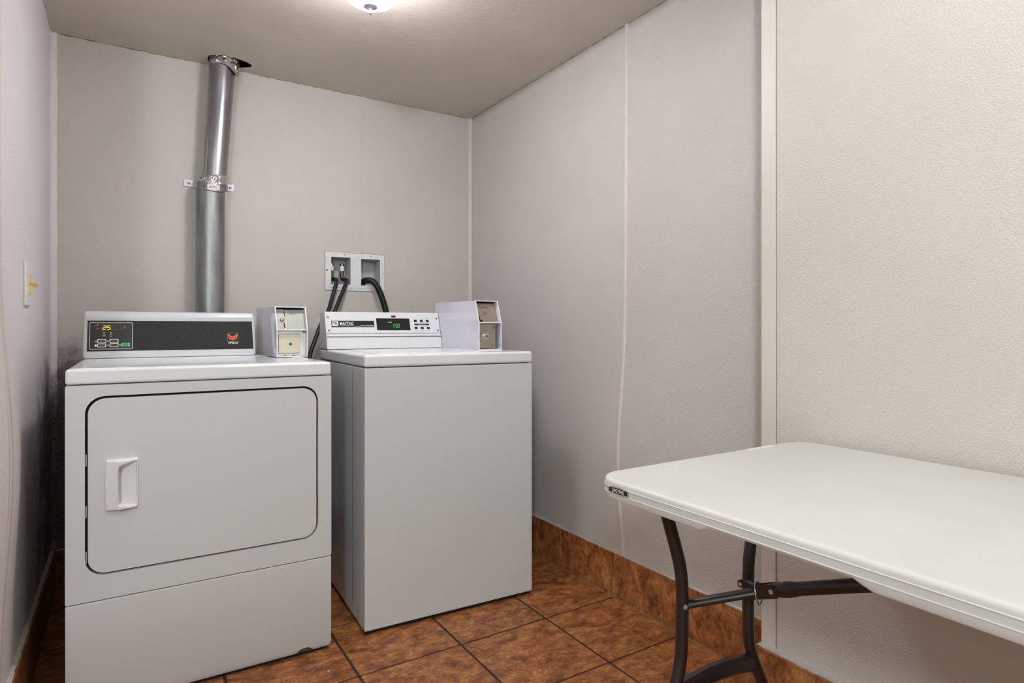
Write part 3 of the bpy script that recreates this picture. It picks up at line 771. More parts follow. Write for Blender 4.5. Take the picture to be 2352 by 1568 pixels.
link('lit_digits', bm, glow('yellow_digits', (255, 240, 30), 1.6), con)
bm = bmesh.new(); lathe_on(bm, FC, kx(328), ky(962), [(.0034, z + .0003), (.0032, z + .001), (0, z + .0014)], seg=14); link('indicator_lamp', bm, glow('yellow_lamp', (220, 235, 40), 1.1), con)
bm = bmesh.new(); prism(bm, rrect(kx(942), ky(992), kx(1138), ky(905), .0012), z + .0003, z + .0009, FC); link('start_button', bm, simple('mint_surround', (150, 226, 180), .4), con)
bm = bmesh.new(); prism(bm, rrect(kx(965), ky(988), kx(1115), ky(912), .004, 8), z + .0009, z + .0013, FC); link('start_button_face', bm, glow('green_button', (0, 170, 90), .55), con)
# square emblem and maker's name
FE = Fr(FC.p(.4560, py0 + .020, z), FC.u, FC.v, FC.n); es = .0385 / 485.0
def ex(u): return (u - 600) * es
def ey(v): return (950 - v) * es * 1.06
bm = bmesh.new(); ring(bm, [(ex(600), ey(835)), (ex(1085), ey(835)), (ex(1075), ey(430)), (ex(597), ey(430))], [(ex(609), ey(826)), (ex(1076), ey(826)), (ex(1067), ey(439)), (ex(606), ey(439))], 0, .0003, FE); link('emblem_frame', bm, M['print_dim'], con)
bm = bmesh.new()
for sg in (1, -1):
    def q(u, v): return (ex(843 + sg * (u - 843)), ey(v))
    head = [(843, 590), (790, 583), (745, 560), (705, 525), (672, 485), (655, 448), (638, 480), (628, 540), (628, 598), (665, 603), (710, 618), (755, 645), (790, 685), (815, 735), (822, 790), (835, 815), (841, 815), (841, 590)]
    eye = [(640, 622), (648, 665), (675, 705), (720, 738), (770, 750), (803, 748), (790, 712), (765, 680), (725, 650), (685, 632)]
    for P in (head, eye): prism(bm, [q(*p) for p in P], 0, .0005, FE)
link('emblem', bm, M['orange'], con)
bm = bmesh.new(); text_bm(bm, 'IPSO', FE, ex(858), ey(945), .0074, 1.62, 0, .0005, bold=.02); link('maker_name', bm, M['print'], con)
coin_box(DR, .588, .697, .370, .800, .9115, 1.0110, 1.0960, .036, False)

# ------------------------------------------------------------------ washing machine
WM = empty('washing_machine', (-.8963, -.9472, 0), math.radians(-2.5383))
tag(WM, 'white top-loading coin washing machine with a plain white front, right of the dryer', 'washing machine')
WW = .649; WD = .690
bm = bmesh.new(); box(bm, (0, 0, .0125), (WW, WD, .8835)); wc = bevel(link('cabinet', bm, M['enamel']  , WM), .004, 3, 50)
bm = bmesh.new()
for y in (.118, .121): pass
box(bm, (-.0006, .150, .05), (.0004, .1515, .87)); box(bm, (-.0008, .080, .0135), (.0004, .0815, .065)); split(link('side_seam', bm, M['hinge'], wc))
bm = bmesh.new(); box(bm, (.012, .014, .8830), (WW - .012, WD - .01, .8862)); link('lid_gap', bm, M['gap'], WM)
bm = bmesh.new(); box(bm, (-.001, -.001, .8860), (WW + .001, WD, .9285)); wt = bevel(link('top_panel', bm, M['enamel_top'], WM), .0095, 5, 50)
bm = bmesh.new(); prism(bm, rrect(.060, .045, .470, .480, .02), .9275, .9305); bevel(link('lid', bm, M['enamel_top'], WM), .0012, 2, 50)
bm = bmesh.new(); box(bm, (.008, .010, .0008), (WW - .008, WD - .03, .012)); link('washer_gap_shade', bm, M['gap'], WM)  # near-black block that paints the shade in the gap below the washer
bm = bmesh.new()
for x in (.03, WW - .03):
    for y in (.03, WD - .05): cyl(bm, (x, y, 0), (x, y, .0126), .016)
split(link('foot', bm, M['rubber'], WM))
# console: aluminium-white face over a lower rail
bb0, bb1, cz0, cz1 = .530, .580, .9305, 1.0850; CWW = .5045
P = [(bb0, cz0), (bb1, cz1), (bb0 + .130, cz1 - .002), (bb0 + .150, cz0)]
bm = bmesh.new(); prism(bm, P, 0, CWW, FS); wcon = bevel(link('console', bm, M['alu'], WM), .0018, 2, 50)
d = Vector((0, bb1 - bb0, cz1 - cz0)).normalized(); FW = Fr((0, bb0, cz0), (1, 0, 0), tuple(d), (0, -d.z, d.y)); LW = (cz1 - cz0) / d.z
# photo-crop scale on the face: crop x 165..2215 at mid height, y 110 (top) .. 740 (bottom)
def wx(u, v):
    l = 165 + (v - 110) * (205 - 165) / 630.0; r = 2175 + (v - 110) * (2240 - 2175) / 630.0
    return (u - l) / (r - l) * CWW
def wy(u, v):
    top = 110 + (u - 165) * 20 / 2000.0; bot = 742 - (u - 200) * 28 / 2030.0
    return (bot - v) / (bot - top) * LW
def quad(bm, F, pts, z0, z1): prism(bm, [(wx(u, v), wy(u, v)) for u, v in pts], z0, z1, F)
bm = bmesh.new(); prism(bm, [(.002, wy(300, 536)), (CWW - .001, wy(300, 536)), (CWW - .001, wy(300, 488)), (.002, wy(300, 488))], 0, .0035, FW); bevel(link('rail', bm, M['alu'], wcon), .001, 2)
bm = bmesh.new(); prism(bm, [(.002, wy(300, 491)), (CWW - .001, wy(300, 491)), (CWW - .001, wy(300, 486)), (.002, wy(300, 486))], 0, .0037, FW)
prism(bm, [(.002, wy(300, 539)), (CWW - .001, wy(300, 539)), (CWW - .001, wy(300, 534)), (.002, wy(300, 534))], 0, .0037, FW); split(link('rail_gap', bm, M['gap'], wcon))
bm = bmesh.new(); quad(bm, FW, [(280, 372), (1000, 372), (990, 266), (270, 266)], 0, .0010); link('name_plate', bm, M['panelblk'], wcon)
bm = bmesh.new(); quad(bm, FW, [(1046, 424), (1645, 424), (1625, 228), (1027, 224)], 0, .0012); link('display', bm, M['panelblk'], wcon)
bm = bmesh.new(); quad(bm, FW, [(1300, 207), (1370, 207), (1384, 177), (1296, 177)], 0, .0016); link('latch_tab', bm, M['black'], wcon)
for u, v in ((218, 205), (236, 430), (2140, 228), (2168, 430)):
    bm = bmesh.new(); lathe_on(bm, FW, wx(u, v), wy(u, v), [(.0042, 0), (.0040, .0016), (.0022, .0028), (0, .0030)], seg=16); link('screw', bm, simple('grey_screw', (120, 120, 118), .35, .7), wcon, smooth=60)
bm = bmesh.new(); r_ = rrect(wx(290, 315), wy(290, 357), wx(388, 315), wy(388, 275), .003); prism(bm, r_, .0010, .0014, FW)
text_bm(bm, 'MAYTAG', FW, wx(527, 335), wy(525, 338), 50 * LW / 632, .76, 0, .0014, bold=.018)
text_bm(bm, 'COMMERCIAL', FW, wx(527, 350), wy(525, 359), 12 * LW / 632, 1.95, 0, .0014)
text_bm(bm, 'WASHER', FW, wx(911, 345), wy(913, 361), 22 * LW / 632, 1.1, 0, .0014, bold=.012)
quad(bm, FW, [(655, 359), (745, 359), (810, 336), (812, 339), (752, 362), (655, 362)], .0010, .0014); quad(bm, FW, [(770, 352), (838, 355), (838, 359), (768, 356)], .0010, .0014)
link('maker_name', bm, M['print'], wcon)
bm = bmesh.new()
for k in range(4):
    u = 298 + k * 20; quad(bm, FW, [(u + 30, 345), (u + 38, 345), (u + 16, 288), (u + 3, 288)] if k < 3 else [(372, 345), (376, 345), (352, 300), (346, 300)], .0014, .0017)
link('maker_mark', bm, M['print_blk'], wcon)
FWD = Fr(FW.p(0, 0, .0013), FW.u, FW.v, FW.n); kh = LW / 632.0; kw = CWW / 2020.0
bm = bmesh.new()
for ch, u in (('5', 1368), ('0', 1412)): digit(bm, ch, FWD, wx(u, 380), wy(u, 380), 32 * kw, 60 * kh, .0011, .03)
digit(bm, '1', FWD, wx(1310, 380), wy(1310, 380), 30 * kw, 60 * kh, .0011, .03); lathe_on(bm, FWD, wx(1353, 380), wy(1353, 380), [(.0013, 0), (0, .0006)], seg=8)
text_bm(bm, 'PRICE', FWD, wx(1270, 300), wy(1270, 300), 16 * kh, 1.2, 0, .0005, bold=.02)
link('lit_digits', bm, glow('green_digits', (70, 235, 130), 1.3), wcon)
for i, (u, v) in enumerate(((1737, 270), (1850, 270), (1963, 270), (1750, 385), (1864, 385), (1978, 385))):
    bm = bmesh.new(); hw = 26
    quad(bm, FW, [(u - hw + 3, v + 17), (u + hw + 3, v + 17), (u + hw - 3, v - 17), (u - hw - 3, v - 17)], 0, .0022); link('button', bm, M['black'], wcon)
bm = bmesh.new(); quad(bm, FW, [(1722, 337), (1996, 337), (1994, 315), (1720, 315)], 0, .0008); link('button_caption_bar', bm, M['panelblk'], wcon)
bm = bmesh.new(); text_bm(bm, 'FABRIC SETTINGS', FW, wx(1858, 330), wy(1858, 331), 9 * kh, 1.3, 0, .0010); link('caption_lettering', bm, M['print'], wcon)
bm = bmesh.new()
for (u, v, s) in ((1733, 236, 'WHITES'), (1850, 236, 'COLORS'), (1957, 216, 'BRIGHT'), (1960, 236, 'COLORS'), (1754, 424, 'PERM'), (1757, 446, 'PRESS'), (1866, 424, 'DELICATES'), (1870, 446, 'AND KNITS'), (1980, 424, 'WOOLENS'), (1985, 446, 'COLD')):
    bm = bmesh.new(); text_bm(bm, s, FW, wx(u, v), wy(u, v), 9 * kh, 1.05, 0, .0004)
    link('button_lettering', bm, M['print_dim'], wcon)
coin_box(WM, .5065, .6085, .170, .620, .9300, 1.0390, 1.1275, .034, True)
bm = bmesh.new(); box(bm, (.5060, .166, .9285), (.6090, .615, .9303)); link('coin_box_base', bm, M['box_edge'], WM)

# ------------------------------------------------------------------ washer outlet box in the back wall
OB = empty('washer_outlet_box', (-.6225, 0, 1.288)); tag(OB, 'white double recessed plumbing outlet box in the back wall above the washer', 'outlet box')
FO = Fr((-.6225, 0, 1.288), (1, 0, 0), (0, 0, 1), (0, -1, 0))
for o_ in ():
    pass
FO = Fr((0, 0, 0), (1, 0, 0), (0, 0, 1), (0, -1, 0))
bm = bmesh.new()
hl_ = [(-.1180, -.0625), (-.0245, -.0625), (-.0245, .0670), (-.1180, .0670)]; hr_ = [(.0270, -.0630), (.1235, -.0630), (.1235, .0660), (.0270, .0660)]
sheet(bm, rrect(-.1450, -.0910, .1450, .0905, .004, 3), [hl_, hr_], lambda x, y, d: FO.p(x, y, .004 - d), .0045)
_b = bmesh.new(); ring(_b, rrect(-.1462, -.0922, .1462, .0917, .004, 3), rrect(-.1440, -.0900, .1440, .0895, .004, 3), -.0002, .0012, FO); link('edge_gap', _b, M['gap'], OB)
fr = bevel(link('frame', bm, M['outlet'], OB), .0012, 2, 50)
bm = bmesh.new()
# raised lips slanting into the two pockets
for q in (hl_, hr_):
    (x0, y0), (x1, _), (_, y1), _ = q
    ring(bm, [(x0 - .016, y0 - .016), (x1 + .012, y0 - .016), (x1 + .012, y1 + .012), (x0 - .016, y1 + .012)], [(x0, y0), (x1, y0), (x1, y1), (x0, y1)], .0038, .0062, FO)
bevel(split(link('pocket_lip', bm, M['outlet'], fr)), .002, 2, 50)
bm = bmesh.new()
for q in (hl_, hr_):
    (x0, y0), (x1, _), (_, y1), _ = q; e = .0015
    # pocket walls and back, tapering slightly
    for A, B in (((x0, y0), (x1, y0)), ((x1, y0), (x1, y1)), ((x1, y1), (x0, y1)), ((x0, y1), (x0, y0))):
        cx, cy = (x0 + x1) / 2, (y0 + y1) / 2
        s = lambda P, k: (cx + (P[0] - cx) * k, cy + (P[1] - cy) * k)
        a, b, c, d_ = FO.p(*A, .0), FO.p(*B, .0), FO.p(*s(B, .94), -.078), FO.p(*s(A, .94), -.078)
        a2, b2, c2, d2 = FO.p(*s(A, 1.02), .0), FO.p(*s(B, 1.02), .0), FO.p(*s(B, .97), -.080), FO.p(*s(A, .97), -.080)
        V = [bm.verts.new(v) for v in (a, b, c, d_, a2, b2, c2, d2)]
        for f in ((0, 1, 2, 3), (4, 7, 6, 5), (0, 4, 5, 1), (2, 6, 7, 3), (1, 5, 6, 2), (0, 3, 7, 4)): bm.faces.new([V[i] for i in f])
    cx, cy = (x0 + x1) / 2, (y0 + y1) / 2; w, h = (x1 - x0) * .47, (y1 - y0) * .47
    prism(bm, [(cx - w, cy - h), (cx + w, cy - h), (cx + w, cy + h), (cx - w, cy + h)], -.082, -.078, FO)
split(link('pocket', bm, M['outlet_in'], OB))
for x, y in ((-.137, .003), (.137, -.003)):
    bm = bmesh.new(); lathe_on(bm, FO, x, y, [(.0038, .004), (.0036, .0055), (0, .006)], seg=14); link('screw', bm, M['hinge'], OB, smooth=60)
bm = bmesh.new()
for x, y, a, b in ((-.098, .079, .003, .0018), (-.053, .080, .008, .0020), (-.032, .079, .003, .0015), (.028, .078, .002, .002), (.076, .080, .008, .0012), (.087, .077, .002, .002)):
    lathe_on(bm, FO, x, y, [(a, .0041), (a * .9, .0046), (0, .0047)], sy=b / a, seg=9)
split(link('grime_spot', bm, M['hinge'], OB))
for vx in (-.1045, -.0545):
    bm = bmesh.new(); P0 = FO.p(vx, -.010, -.035); P1 = FO.p(vx, .034, -.035)
    lathe(bm, [(0, .0), (.0080, .0), (.0090, .004), (.0090, .012), (.0108, .013), (.0108, .040), (.0098, .042), (.0098, .048), (.0080, .051), (0, .052)], P0, 20)
    vb = link('water_valve', bm, M['brass'], OB, smooth=40)
    bm = bmesh.new(); lathe(bm, [(.0111, .015), (.0111, .038)], P0, 20); link('paper_label', bm, M['stickerw'], vb, smooth=180)
    bm = bmesh.new()
    for k in range(3): box(bm, (vx - .004, .0248, .008 + .0065 * k), (vx + .005, .0252, .0105 + .0065 * k), Fr((0, 0, .0), (1, 0, 0), (0, 1, 0)))
    link('label_lettering', bm, M['print_blk'], vb)
    bm = bmesh.new(); cyl(bm, FO.p(vx, -.0300, -.037), FO.p(vx, -.0080, -.036), .0090); tube(bm, smooth_path([FO.p(vx, -.028, -.036), FO.p(vx + .001, -.036, -.030), FO.p(vx + .004, -.038, -.016)]), .0085); cyl(bm, FO.p(vx + .003, -.036, -.020), FO.p(vx + .005, -.039, -.006), .0115)
    link('valve_elbow', bm, M['brass'], vb, smooth=40)
    bm = bmesh.new(); cyl(bm, FO.p(vx + .012, -.026, -.030), FO.p(vx + .024, -.026, -.028), .0032); box(bm, (vx + .022, .0260, -.0340), (vx + .027, .0290, -.0120))
    link('valve_lever', bm, M['chrome'], vb, smooth=40)
# hoses
def hose(label, pts, r, mat, rib=0.0):
    bm = bmesh.new(); path = smooth_path([Vector(p) for p in pts], 10)
    if rib:
        L = [0.0]
        for a, b in zip(path, path[1:]): L.append(L[-1] + (b - a).length)
        fine = []; n = int(L[-1] / .0011); j = 0
        for i in range(n + 1):
            s = L[-1] * i / n
            while j < len(path) - 2 and L[j + 1] < s: j += 1
            fine.append(path[j].lerp(path[j + 1], (s - L[j]) / max(1e-9, L[j + 1] - L[j])))
        path = fine
        tube(bm, path, lambda f: r - rib * (0.5 + 0.5 * math.cos(2 * PI * f * L[-1] / .0052)), 20)
    else: tube(bm, path, r, 16)
    return tag(link('drain_hose' if rib else 'supply_hose', bm, mat, smooth=180), label, 'hose')
h1 = hose('smooth black hose from the left valve, running down behind the washer left edge', [(-.721, .022, 1.248), (-.719, .002, 1.250), (-.719, -.02, 1.238), (-.737, -.045, 1.197), (-.758, -.07, 1.144), (-.782, -.10, 1.093), (-.810, -.12, 1.053), (-.836, -.14, 1.004), (-.858, -.16, .956), (-.882, -.18, .899), (-.90, -.20, .80), (-.88, -.19, .5), (-.80, -.16, .25)], .0092, M['rubber'])
h2 = hose('smooth black hose from the right valve, dropping straight behind the washer console', [(-.670, .022, 1.247), (-.669, .002, 1.250), (-.671, -.02, 1.240), (-.696, -.045, 1.192), (-.722, -.07, 1.145), (-.751, -.10, 1.093), (-.780, -.12, 1.043), (-.79, -.15, .98), (-.78, -.17, .88), (-.76, -.18, .6)], .0092, M['rubber'])
h1['group'] = h2['group'] = 'water supply hoses above the washer'
hose('thick ribbed black drain hose arching out of the right pocket of the outlet box', [(-.572, .055, 1.2285), (-.573, .042, 1.240), (-.571, .022, 1.2475), (-.564, .000, 1.2500), (-.552, -.030, 1.2465), (-.539, -.055, 1.228), (-.526, -.078, 1.187), (-.516, -.098, 1.139), (-.509, -.116, 1.090), (-.506, -.135, 1.044), (-.51, -.16, .95), (-.52, -.17, .80)], .0155, M['hoseshine'], .0022)

# ------------------------------------------------------------------ exhaust duct
DU = empty('exhaust_duct', (-1.268, -.076, .3)); tag(DU, 'round galvanised metal exhaust duct rising from behind the dryer to the ceiling', 'duct')
off = Vector((1.268, .076, -.3))
def dloc(x, y, z): return Vector((x, y, z)) + off
bm = bmesh.new()
def ringtube(bm, c0, c1, r0, r1, seg=48, n=24, f=None):
    R = []
    for i in range(n + 1):
        t = i / n; c = Vector(c0).lerp(Vector(c1), t); r = r0 + (r1 - r0) * t
        R.append([bm.verts.new(c + Vector((math.cos(2 * PI * k / seg), math.sin(2 * PI * k / seg), 0)) * (r + (f(k / seg, t) if f else 0)) + (Vector((0, 0, g2(k / seg, t))) if False else Vector((0, 0, 0)))) for k in range(seg)])
    for A, B in zip(R, R[1:]):
        for k in range(seg): bm.faces.new((A[k], A[(k + 1) % seg], B[(k + 1) % seg], B[k]))
ringtube(bm, dloc(-1.268, -.076, .32), dloc(-1.2640, -.076, 1.620), .0555, .0545)
lowp = link('lower_pipe', bm, M['duct_low'], DU, smooth=180)
bm = bmesh.new(); ringtube(bm, dloc(-1.2510, -.076, 1.600), dloc(-1.2075, -.076, 2.30), .0455, .0525)
upp = link('upper_pipe', bm, M['duct_up'], DU, smooth=180)
bm = bmesh.new(); a_ = math.radians(215)
for dr, w in ((.0008, .5),):
    for k in (-1,):
        c0, c1 = dloc(-1.2510, -.076, 1.63), dloc(-1.2110, -.076, 2.14)
        e = Vector((math.cos(a_), math.sin(a_), 0)); cyl(bm, c0 + e * .0460, c1 + e * .0512, .0016, seg=8)
        e = Vector((math.cos(a_ + .07), math.sin(a_ + .07), 0)); cyl(bm, c0 + e * .0456, c1 + e * .0508, .0010, seg=8)
split(link('pipe_seam', bm, M['duct_up'], upp))
bm = bmesh.new()
for ang in (200, 240, 290, 330):
    t = math.radians(ang); cyl(bm, dloc(-1.2125 + .050 * math.cos(t), -.076 + .050 * math.sin(t), 2.085), dloc(-1.2125 + .0535 * math.cos(t), -.076 + .0535 * math.sin(t), 2.085), .0022, seg=8)
split(link('rivet', bm, M['chrome'], upp))
# crumpled foil tape at the top and at the joint
def foil(name, z0f, z1f, cx0, cx1, r, amp, parent):
    bm = bmesh.new(); S, N = 72, 14; R = []
    for i in range(N + 1):
        row = []
        for k in range(S):
            an = 2 * PI * k / S; t = i / N; za, zb = z0f(an), z1f(an); z = za + (zb - za) * t; cx = cx0 + (cx1 - cx0) * t
            v = Vector((math.cos(an) * 3, math.sin(an) * 3, z * 26)); cr = noise.noise(v * 2.2); cr = abs(cr) * 2 - .4
            rr = r + amp * cr + amp * .5 * noise.noise(v * 6)
            row.append(bm.verts.new(dloc(cx + rr * math.cos(an), -.076 + rr * math.sin(an), z)))
        R.append(row)
    for A, B in zip(R, R[1:]):
        for k in range(S): bm.faces.new((A[k], A[(k + 1) % S], B[(k + 1) % S], B[k]))
    return link(name, bm, M['foil'], parent, smooth=25)
foil('foil_tape', lambda a: 2.113 - .030 * max(0, math.cos(a - math.radians(330))) ** 3, lambda a: 2.160, -1.2120, -1.2090, .0560, .0042, DU)
foil('foil_tape', lambda a: 1.604 + .012 * math.sin(a), lambda a: 1.652 + .006 * math.sin(a + 1.0) - .012 * max(0, math.cos(a - math.radians(205))) ** 8, -1.2590, -1.2500, .0530, .0036, DU)
bm = bmesh.new()
for ang, zz, rr in ((262, 2.135, .0035), (300, 2.128, .0045), (232, 2.138, .002)):
    t = math.radians(ang); c = dloc(-1.210 + .0572 * math.cos(t), -.076 + .0572 * math.sin(t), zz); e = Vector((math.cos(t), math.sin(t), 0)); cyl(bm, c - e * .002, c + e * .0014, rr, seg=10)
split(link('tape_hole', bm, M['gap'], DU))
# strap bracket screwed to the wall
bm = bmesh.new(); prof = []
N = 30; cx, cy, r = -1.2585, -.076, .0585
P = [(-1.3565, -.003), (-1.322, -.003)]
for i in range(N + 1):
    a = math.radians(180 + 180 * i / N); P.append((cx + r * math.cos(a), cy + r * math.sin(a)))
P = [(-1.3565, -.0025), (-1.3190, -.0025)] + P[2:] + [(-1.1990, -.0025), (-1.1640, -.0025)]
P2 = []
for i, p in enumerate(P):
    a = Vector(P[max(i - 1, 0)]); b = Vector(P[min(i + 1, len(P) - 1)]); d = (b - a).normalized(); P2.append((p[0] + d.y * .0022, p[1] - d.x * .0022))
def droop(y): return -.033 * max(0, min(1, (-y - .003) / .13))
V = [[bm.verts.new(dloc(p[0], p[1], z + droop(p[1]))) for p in Q] for Q, z in ((P, 1.6135), (P, 1.6425), (P2, 1.6425), (P2, 1.6135))]
for k in range(4):
    A, B = V[k], V[(k + 1) % 4]
    for i in range(len(P) - 1): bm.faces.new((A[i], A[i + 1], B[i + 1], B[i]))
bm.faces.new([V[k][0] for k in range(4)]); bm.faces.new([V[k][-1] for k in range(4)])
br = bevel(link('strap', bm, M['duct_up'], DU), .0009, 2, 50)
FB_ = Fr(dloc(0, -.0048, 0), (1, 0, 0), (0, 0, 1), (0, -1, 0))
for x in (-1.3385, -1.1785):
    bm = bmesh.new(); lathe_on(bm, FB_, x, 1.628, [(.0058, 0), (.0055, .002), (.003, .004), (0, .0045)], seg=16); link('screw', bm, M['chrome'], br, smooth=50)
bm = bmesh.new(); t0, t1 = math.radians(248), math.radians(292); Q = []
for i in range(9):
    t = t0 + (t1 - t0) * i / 8; Q.append([bm.verts.new(dloc(cx + (r + .0030) * math.cos(t), cy + (r + .0030) * math.sin(t), zz - .0325)) for zz in (1.6185, 1.6375)])
for A, B in zip(Q, Q[1:]): bm.faces.new((A[0], A[1], B[1], B[0]))
stk = link('sticker', bm, M['stickerw'], br, smooth=180)
bm = bmesh.new()
for i, w in enumerate((.05, .03, .02, .04, .02, .03, .02)):
    t = math.radians(256 + i * 4.2); A = []
    for tt in (t, t + w): A.append([bm.verts.new(dloc(cx + (r + .0034) * math.cos(tt), cy + (r + .0034) * math.sin(tt), zz - .0325)) for zz in (1.624, 1.633)])
    bm.faces.new((A[0][0], A[0][1], A[1][1], A[1][0]))
link('sticker_print', bm, M['print_blk'], br)
# connection elbow into the dryer back
bm = bmesh.new(); tube(bm, smooth_path([dloc(-1.268, -.076, .40), dloc(-1.268, -.076, .30), dloc(-1.268, -.090, .22), dloc(-1.268, -.15, .17), dloc(-1.268, -.245, .16)]), .0545, 32, caps=False); link('elbow', bm, M['duct_low'], DU, smooth=180)

# ------------------------------------------------------------------ light switch on the left wall
LS = empty('light_switch', (WL, -.695, 1.142)); tag(LS, 'white toggle light switch on the left wall with a yellowed ivory lever', 'light switch')
FSW = Fr((0, 0, 0), (0, -1, 0), (0, 0, 1), (1, 0, 0))
bm = bmesh.new(); prism(bm, rrect(-.052, -.0625, .052, .0625, .004), 0, .0085, FSW); swp = bevel(link('cover_plate', bm, M['plastic'], LS), .0055, 4, 50)
bm = bmesh.new(); box(bm, (-.006, -.030, .008), (.006, .030, .0105), FSW); box(bm, (-.0045, -.024, .0105), (.0045, -.004, .018), FSW); box(bm, (-.0045, .010, .0105), (.0045, .028, .014), FSW); link('switch_slot', bm, M['ivory'], LS)
bm = bmesh.new(); F_ = Fr((.010, 0, .002), (0, -1, 0), (0.25, 0, 1), (1, 0, -.25)); box(bm, (-.0042, -.005, 0), (.0042, .004, .020), F_); bevel(link('lever', bm, simple('yellowed_lever', (206, 176, 92), .35), LS), .0015, 2)
for z_ in (.040, -.040):
    bm = bmesh.new(); lathe_on(bm, FSW, 0, z_, [(.0032, .0085), (.003, .0095), (0, .010)], seg=12); link('screw', bm, M['plastic'], LS)

# ------------------------------------------------------------------ ceiling lamp
CL = empty('ceiling_light', (-.918, -1.066, H)); tag(CL, 'lit frosted dome ceiling light with a small finial, above the washer', 'ceiling light')
bm = bmesh.new(); lathe(bm, [(0, 0), (.135, 0), (.140, -.004), (.138, -.016), (.122, -.024), (.0, -.024)], (0, 0, 0), 64); link('pan', bm, M['plastic'], CL, smooth=40)
t = NT('lit_frosted_glass')
sep_ = t.n('ShaderNodeSeparateXYZ'); t.l(t.coord(), sep_.inputs[0])
# the bulbs sit low in the bowl: its rim is dimmer than its bottom
t.l(t.maprange(sep_.outputs['Z'], -.11, -.024, BOWL_E * 1.15, BOWL_E * .40), t.b.inputs['Emission Strength'])
t.set(Base_Color=(.9, .88, .92, 1), Emission_Color=BOWL_C + (1,), Roughness=.3)
bm = bmesh.new(); P = []
for i in range(25):
    a = PI / 2 * i / 24; P.append((.114 * math.cos(a), -.024 - .106 * math.sin(a)))
P[-1] = (0, P[-1][1]); lathe(bm, P, (0, 0, 0), 64); link('glass_bowl', bm, t.m, CL, smooth=180)
M['nickel'] = simple('satin_nickel', (196, 188, 204), .4, .3)
bm = bmesh.new(); lathe(bm, [(0, -.1250), (.0215, -.1265), (.0215, -.1290), (.014, -.1330), (.006, -.1350), (.0055, -.1385), (.0, -.1385)], (0, 0, 0), 32)
fn = link('finial', bm, M['nickel'], CL, smooth=40)
bm = bmesh.new(); lathe(bm, [(0, -.1370), (.0045, -.1385), (.0072, -.1435), (.0066, -.1485), (.0035, -.1515), (0, -.1520)], (0, 0, 0), 24); link('finial_ball', bm, simple('pale_ball', (220, 205, 215), .3, .3), CL, smooth=180)

# ------------------------------------------------------------------ folding table
TB = empty('folding_table', (-.4605, -2.915, 0)); tag(TB, 'white plastic folding table with dark brown tubular legs, against the right wall', 'table')
TO = Vector((.4605, 2.915, 0))
def T(x, y, z): return Vector((x, y, z)) + TO
tx0, tx1, ty0, ty1 = -.8030, -.1350, -3.830, -1.9990; ZT = .7370
def perim(inset, k=12, r=.058):
    base = rrect(tx0 + inset, ty0 + inset, tx1 - inset, ty1 - inset, r - inset if r > inset else .002, k); out = []
    for i in range(len(base)):
        a, b = Vector(base[i]), Vector(base[(i + 1) % len(base)]); L = (b - a).length; n = max(1, int(L / .0125)) if L > .03 else 1
        for j in range(n): out.append(a.lerp(b, j / n))
    return out
def resample(loop_in, ref):
    return loop_in
def zb(y):
    # lower edge of the skirt: two shallow steps along each long side
    def st(a, b, v): t = max(0, min(1, (v - a) / (b - a))); return t * t * (3 - 2 * t)
    q = (ty1 - y)
    return .6995 + .0072 * st(.264, .274, q) - .0090 * st(.497, .518, q)
base = perim(0.0); cxm, cym = (tx0 + tx1) / 2, (ty0 + ty1) / 2
def inset_pt(p, d):
    # move towards the inside, following the rounded rectangle
    r = .058; qx = max(tx0 + r, min(tx1 - r, p.x)); qy = max(ty0 + r, min(ty1 - r, p.y)); v = Vector((p.x - qx, p.y - qy))
    return p - v.normalized() * d if v.length > 1e-6 else p
bm = bmesh.new(); rows = []
prof = [(.0100, 0), (.0060, .0003), (.0030, .0014), (.0010, .0036), (.0, .0065), (.0, .0112), (-.0012, .0118), (-.0012, .0128), (.0002, .0134), (.0002, .0236), (-.0010, .0242), (-.0010, .0252), (.0004, .0258)]
for d, dz in prof: rows.append([bm.verts.new(T(*inset_pt(p, d), ZT - dz)) for p in base])
for d, up in ((.0010, .0035), (.0030, .0008), (.0060, 0.0), (.0100, .0020), (.0120, .010)):
    rows.append([bm.verts.new(T(*inset_pt(p, d), zb(p.y) + up)) for p in base])
rows.append([bm.verts.new(T(*inset_pt(p, .014), .722)) for p in base])
n = len(base)
for A, B in zip(rows, rows[1:]):
    for i in range(n): bm.faces.new((A[i], A[(i + 1) % n], B[(i + 1) % n], B[i]))
bm.faces.new(rows[0]); bm.faces.new(rows[-1][::-1])
top = link('tabletop', bm, M['table'], TB, smooth=35)
# badge on the long side near the corner
FBG = Fr(T(tx0 - .0005, -2.0655, .7236), (0, -1, 0), (0, 0, 1), (-1, 0, 0))
def badge(w, h, bow, k=10):
    P = [(-w / 2 + w * i / k, -h / 2 - bow * (1 - (2 * i / k - 1) ** 2)) for i in range(k + 1)]
    P += [(w / 2 - w * i / k, h / 2 + bow * (1 - (2 * i / k - 1) ** 2)) for i in range(k + 1)]
    return P
FBG = Fr(T(tx0 - .0012, -2.0735, .7200), (0, -1, 0), (0, 0, 1), (-1, 0, 0))
bm = bmesh.new(); prism(bm, badge(.0520, .0100, .0014), 0, .0008, FBG); bdg = link('badge', bm, M['black'], top)
bm = bmesh.new(); ring(bm, badge(.0505, .0090, .0013), badge(.0490, .0080, .0012), .0008, .0010, FBG); text_bm(bm, 'LIFETIME', FBG, 0, -.0031, .0060, .96, 0, .0011, bold=.02); link('badge_lettering', bm, M['stickerw'], top)
bm = bmesh.new(); prism(bm, rrect(-.30, -.004, -.293, .006, .002), 0, .0004, Fr(T(-.0, -2.165, ZT), (1, 0, 0), (0, 1, 0), (0, 0, 1)))
link('yellow_mark', bm, simple('yellow_mark', (214, 214, 140), .5), top)
